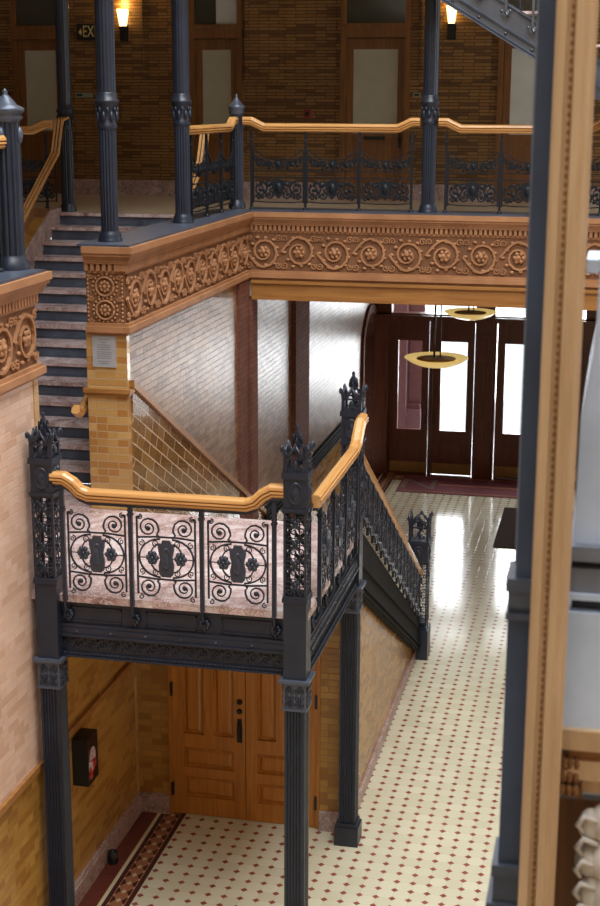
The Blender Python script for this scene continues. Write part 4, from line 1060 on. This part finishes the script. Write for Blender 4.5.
o = text('EXIT', .19, (-7.84, GY - .104, 8.0), RX, 'signtext', t); o.scale = (.8, 1.25, 1)
m = MB(); m.poly([(-8.06, 8.0), (-8.02, 8.05), (-8.02, 8.025), (-8.00, 8.0), (-8.02, 7.975), (-8.02, 7.95)], 'Y', GY - .106, GY - .10); m.build('arrow', 'signtext', t)
m = MB(); m.box(-8.17, -7.90, GY - .015, GY, 7.05, 7.12); o = tag(m.build('room_plate', 'greenplate'), 'long grey-green room plate left of the near column', 'sign')
m = MB(); m.box(-8.15, -8.06, GY - .02, GY - .015, 7.07, 7.10); m.build('dark_strip', 'black', o)
m = MB(); m.box(-3.01, -2.90, GY - .015, GY, 7.07, 7.13); o = tag(m.build('room_plate', 'greenplate'), 'small room plate beside the middle column', 'sign')
m = MB(); m.box(-2.99, -2.92, GY - .02, GY - .015, 7.085, 7.115); m.build('dark_strip', 'black', o)
t = thing('fire_alarm', 'small red fire alarm pull on the gallery brick', 'fire alarm', (-4.56, GY - .01, 6.76))
m = MB(); m.box(-4.62, -4.51, GY - .05, GY, 6.76, 6.89); m.build('case', 'dred', t)
m = MB(); m.box(-4.595, -4.535, GY - .062, GY - .05, 6.80, 6.85); m.build('pull_bar', 'black', t)
# plaque on the pier
t = thing('plaque', 'grey engraved plaque on the golden brick pier', 'plaque', (-4.655, YF - .07, 4.58))
m = MB(); m.box(-4.775, -4.545, YF - .078, YF - .06, 4.565, 4.865); m.build('plate', 'plaque', t)
m = MB()
for i, (z, w_) in enumerate([(4.825, .10), (4.80, .05), (4.775, .13), (4.755, .14), (4.735, .13), (4.71, .15), (4.69, .15), (4.67, .14), (4.65, .15), (4.62, .12), (4.60, .08)]):
    m.box(-4.66 - w_ / 2, -4.66 + w_ / 2, YF - .080, YF - .078, z - .004, z + .004)
m.build('engraved_lines', 'plaque_text', t)
# fire cabinet on the left wall under the landing
t = thing('extinguisher_cabinet', 'black box cabinet with red contents on the golden brick wall under the landing', 'cabinet', (-4.37, 11.3, 1.1))
m = MB(); a, b, c, d = XW, XW + .15, 11.04, 11.29
m.box(a, b, c, c + .015, 1.12, 1.56); m.box(a, b, d - .015, d, 1.12, 1.56); m.box(a, b, c + .015, d - .015, 1.12, 1.135); m.box(a, b, c + .015, d - .015, 1.545, 1.56); m.box(a, a + .01, c + .015, d - .015, 1.135, 1.545)
m.build('case', 'black', t)
m = MB(); m.box(b - .006, b - .002, c + .02, d - .02, 1.14, 1.54); m.build('glass_pane', 'glass', t)
m = MB(); m.lathe([(.05, 0), (.055, .02), (.055, .22), (.03, .26), (.015, .27), (.015, .30)], (XW + .085, 11.17, 1.14), 14); ex = m.build('extinguisher', 'red', t)
m = MB(); m.lathe([(.0565, .08), (.0565, .17)], (XW + .085, 11.17, 1.14), 14, cap=False); m.build('label_band', 'pinkish', ex)
m = MB(); m.poly([(11.12, 1.33), (11.26, 1.31), (11.255, 1.38), (11.22, 1.43), (11.16, 1.43), (11.125, 1.39)], 'X', b - .02, b - .012); m.build('helmet_sticker', 'pinkish', t)
m = MB(); m.poly([(11.11, 1.19), (11.14, 1.27), (11.27, 1.30), (11.27, 1.25), (11.20, 1.20), (11.17, 1.16)], 'X', b - .02, b - .012); m.build('red_sticker', 'red', t)
# small black fitting at the baseboard
t = thing('floor_spotlight', 'small black can light standing on the dark border tiles by the left baseboard', 'lamp', (-4.35, 11.72, 0))
m = MB(); m.lathe([(.042, 0), (.045, .01), (.045, .12), (.038, .125), (.036, .1), (.001, .1)], n=14); m.build('housing', 'black', t, True)
m = MB(); m.box(-.05, .05, -.012, .012, .02, .06); m.build('clamp', 'black', t, True)

# ------------------------------------------------------------------ pendants, mats
def pendant(loc, label):
    t = thing('pendant_lamp', label, 'pendant lamp', loc, 'amber glass bowl pendants in the entrance hall')
    m = MB(); m.lathe([(.01, -.125), (.12, -.12), (.24, -.095), (.34, -.055), (.42, -.005), (.44, .01), (.435, .018), (.33, -.040), (.23, -.080), (.11, -.105), (.01, -.11)], n=32, cap=False); m.build('glass_bowl', 'amber', t, True)
    m = MB(); m.lathe([(.20, -.03), (.27, -.01), (.27, .0), (.20, .012), (.01, .02)], n=28); m.build('inner_disc', 'brass', t, True)
    for k in range(3):
        a = 2 * PI * k / 3; m = MB(); m.tube([(.055 * cos(a), .055 * sin(a), .0), (.05 * cos(a), .05 * sin(a), 1.12)], .009, 6, up=(0.3, 1, 0)); m.build('rod', 'black', t, True)
    m = MB(); m.lathe([(.06, 1.02), (.065, 1.04), (.09, 1.06), (.10, 1.085)], n=12); m.build('canopy', 'black', t, True)
    m = MB(); m.blob((0, 0, -.06), .16, .16, .035, 12, 5); m.build('bulb', 'lampcore', t, True)
    return t
p1 = pendant((-2.36, 19.6, 3.575), 'nearer amber bowl pendant, fully visible in front of the street doors')
p2 = copy_tree(p1); p2.location = (-2.36, 24.2, 3.575); p2['label'] = 'farther amber bowl pendant, half hidden behind the oak beam'

t = thing('entrance_mat', 'dark red mat with a large letter in front of the street doors', 'mat', (-2.6, 26.2, 0))
m = MB(); m.box(-3.78, -1.2, 25.62, 26.86, 0, .012); m.build('carpet', 'redmat', t)
text('N', 1.0, (-3.42, 26.18, .0135), (0, 0, 0), 'matletter', t, ext=.001)
m = MB(); m.box(-3.05, -1.5, 26.20, 26.28, .012, .0145); m.box(-3.7, -1.28, 25.70, 25.73, .012, .0145); m.box(-3.7, -1.28, 26.75, 26.78, .012, .0145); m.build('woven_line', 'matline', t)
m = MB(); m.poly([(-1.72, 22.55), (0.6, 22.55), (0.6, 24.95), (-1.72, 24.95)], 'Z', 0, .015)
tag(m.build('floor_mat', 'mat_dark'), 'plain dark brown mat on the tiles, beside the foreground post', 'mat')

# ------------------------------------------------------------------ foreground at right: iron post, oak strip, corner pier
t = thing('foreground_post', 'tall slate blue iron post close to the viewer, left of the oak strip', 'post', (-0.15, 3.25, 0))
m = MB(); m.box(-.205, -.10, 3.22, 3.34, 0, 5.87); m.box(-.19, -.1, 3.22, 3.34, 5.92, 9.5); m.build('shaft', 'blue_iron', t)
m = MB(); m.box(-.212, -.09, 3.21, 3.35, 5.90, 5.93); m.box(-.206, -.09, 3.213, 3.35, 5.86, 5.90); m.box(-.21, -.09, 3.21, 3.35, 5.83, 5.845); m.build('collar', 'iron_edge', t)
m = MB(); m.box(-.22, -.09, 3.205, 3.35, 5.17, 5.20); m.box(-.215, -.09, 3.21, 3.35, 5.10, 5.17); m.box(-.23, -.09, 3.2, 3.35, 0, 5.10); m.build('lower_collar', 'iron_edge', t)
m = MB(); m.box(-.196, -.189, 3.26, 3.34, 5.95, 9.5); m.build('fillet', 'mid_iron', t)
t = thing('oak_pilaster', 'vertical pale oak strip with a line of beads, nearest the viewer', 'pilaster', (-0.11, 3.1, 0))
m = MB(); m.poly([(-.150, 3.20), (-.150, 3.15), (-.143, 3.142), (-.128, 3.142), (-.124, 3.150), (-.112, 3.150), (-.108, 3.145), (-.092, 3.145), (-.088, 3.150), (-.078, 3.150), (-.074, 3.158), (-.066, 3.165), (-.066, 3.20)], 'Z', 0, 9.5); m.build('moulding', 'pale_oak', t)
m = MB()
for i in range(150): m.box(-.118, -.112 - .0, 3.143, 3.152, 4.9 + i * .018, 4.9 + i * .018 + .010)
m.build('bead_row', 'oak_dark', t)
t = thing('parapet_pier', 'pale blue painted pier with banded ledges and carved bracket at the lower right edge', 'pier', (0.2, 3.6, 0))
X0 = -.055
def ledge(z0, z1, x, y, mt, nm): m = MB(); m.box(x, .7, y, 4.2, z0, z1); m.build(nm, mt, t)
m = MB(); m.poly([(-.035, 6.68), (-.04, 6.45), (-.062, 6.3), (-.065, 6.0), (.7, 6.0), (.7, 6.68)], 'Y', 3.30, 4.2); m.build('upper_panel', 'pale_iron', t)
m = MB(); m.box(-.068, .7, 3.26, 4.2, 6.645, 6.67) if False else m.box(-.066, -.03, 3.30, 3.5, 6.63, 6.66); m.build('small_bracket', 'pale_iron', t)
ledge(5.965, 6.0, -.072, 3.27, 'mid_iron', 'band'); ledge(5.945, 5.965, -.065, 3.3, 'iron', 'groove'); ledge(5.885, 5.945, -.068, 3.28, 'mid_iron', 'band')
ledge(5.87, 5.885, -.072, 3.27, 'pale_iron', 'bead'); ledge(5.84, 5.87, -.062, 3.30, 'iron', 'groove'); ledge(5.55, 5.84, -.072, 3.27, 'pale_iron', 'lower_panel')
ledge(5.50, 5.55, -.075, 3.25, 'pale_oak', 'cornice'); ledge(5.47, 5.50, -.05, 3.27, 'oak_beam', 'moulding'); ledge(5.42, 5.47, -.065, 3.26, 'pale_oak', 'cornice')
ledge(5.37, 5.42, -.02, 3.3, 'pale_oak', 'frieze'); ledge(5.355, 5.40, -.082, 3.32, 'pale_iron', 'white_ledge'); ledge(5.335, 5.355, -.078, 3.33, 'mid_iron', 'ledge_underside')
ledge(0, 5.335, -.075, 3.40, 'oak_dark', 'brown_panel')
m = MB(lambda x, y, z: (-.052 + x, 3.275 - y, 5.43 + z)); m.poly([(-.02, .045), (.035, .045), (.038, -.07), (.015, -.06), (-.015, -.04)], 'Y', -.05, .0)
for q in range(9): m.blob((-.010 + .016 * (q % 3), .008, .03 - .036 * (q // 3)), .012, .012, .019, 6, 4)
m.spiral(.004, .0, .02, PI / 2, 1.3, .006, .012, seg=10)
m.build('carved_bracket', 'oak_dark', t)
m = MB()
for dx, dz, r, k in ((0.0, 0.02, .030, 1.5), (.035, .03, .04, 1.3), (.0, -.075, .034, 1.2), (.04, -.07, .045, 1.2), (.01, -.165, .032, 1.6), (.05, -.17, .045, 1.5), (.0, -.27, .036, 1.4), (.045, -.28, .05, 1.4)): m.blob((.01 + dx, 3.29, 5.27 + dz), r, r * .8, r * k, 12, 8)
for q in range(6): m.tube([(.03, 3.27, 5.31 - .06 * q), (-.005, 3.262, 5.325 - .06 * q), (-.02, 3.262, 5.30 - .06 * q), (-.006, 3.265, 5.28 - .06 * q)], [.006, .008, .008, .004], 6)
m.build('carved_ornament', 'carved', t)
m = MB(); m.lathe([(.006, 4.0), (.006, 5.22)], (-.088, 3.34, 0), 8)
for i in range(20): m.blob((-.088, 3.34, 4.86 + i * .018), .008, .008, .008, 6, 4)
m.build('beaded_rod', 'iron_edge', t)
m = MB(); m.lathe([(.009, 5.22), (.009, 5.26), (.006, 5.265)], (-.088, 3.34, 0), 8); m.build('rod_tip', 'black', t)
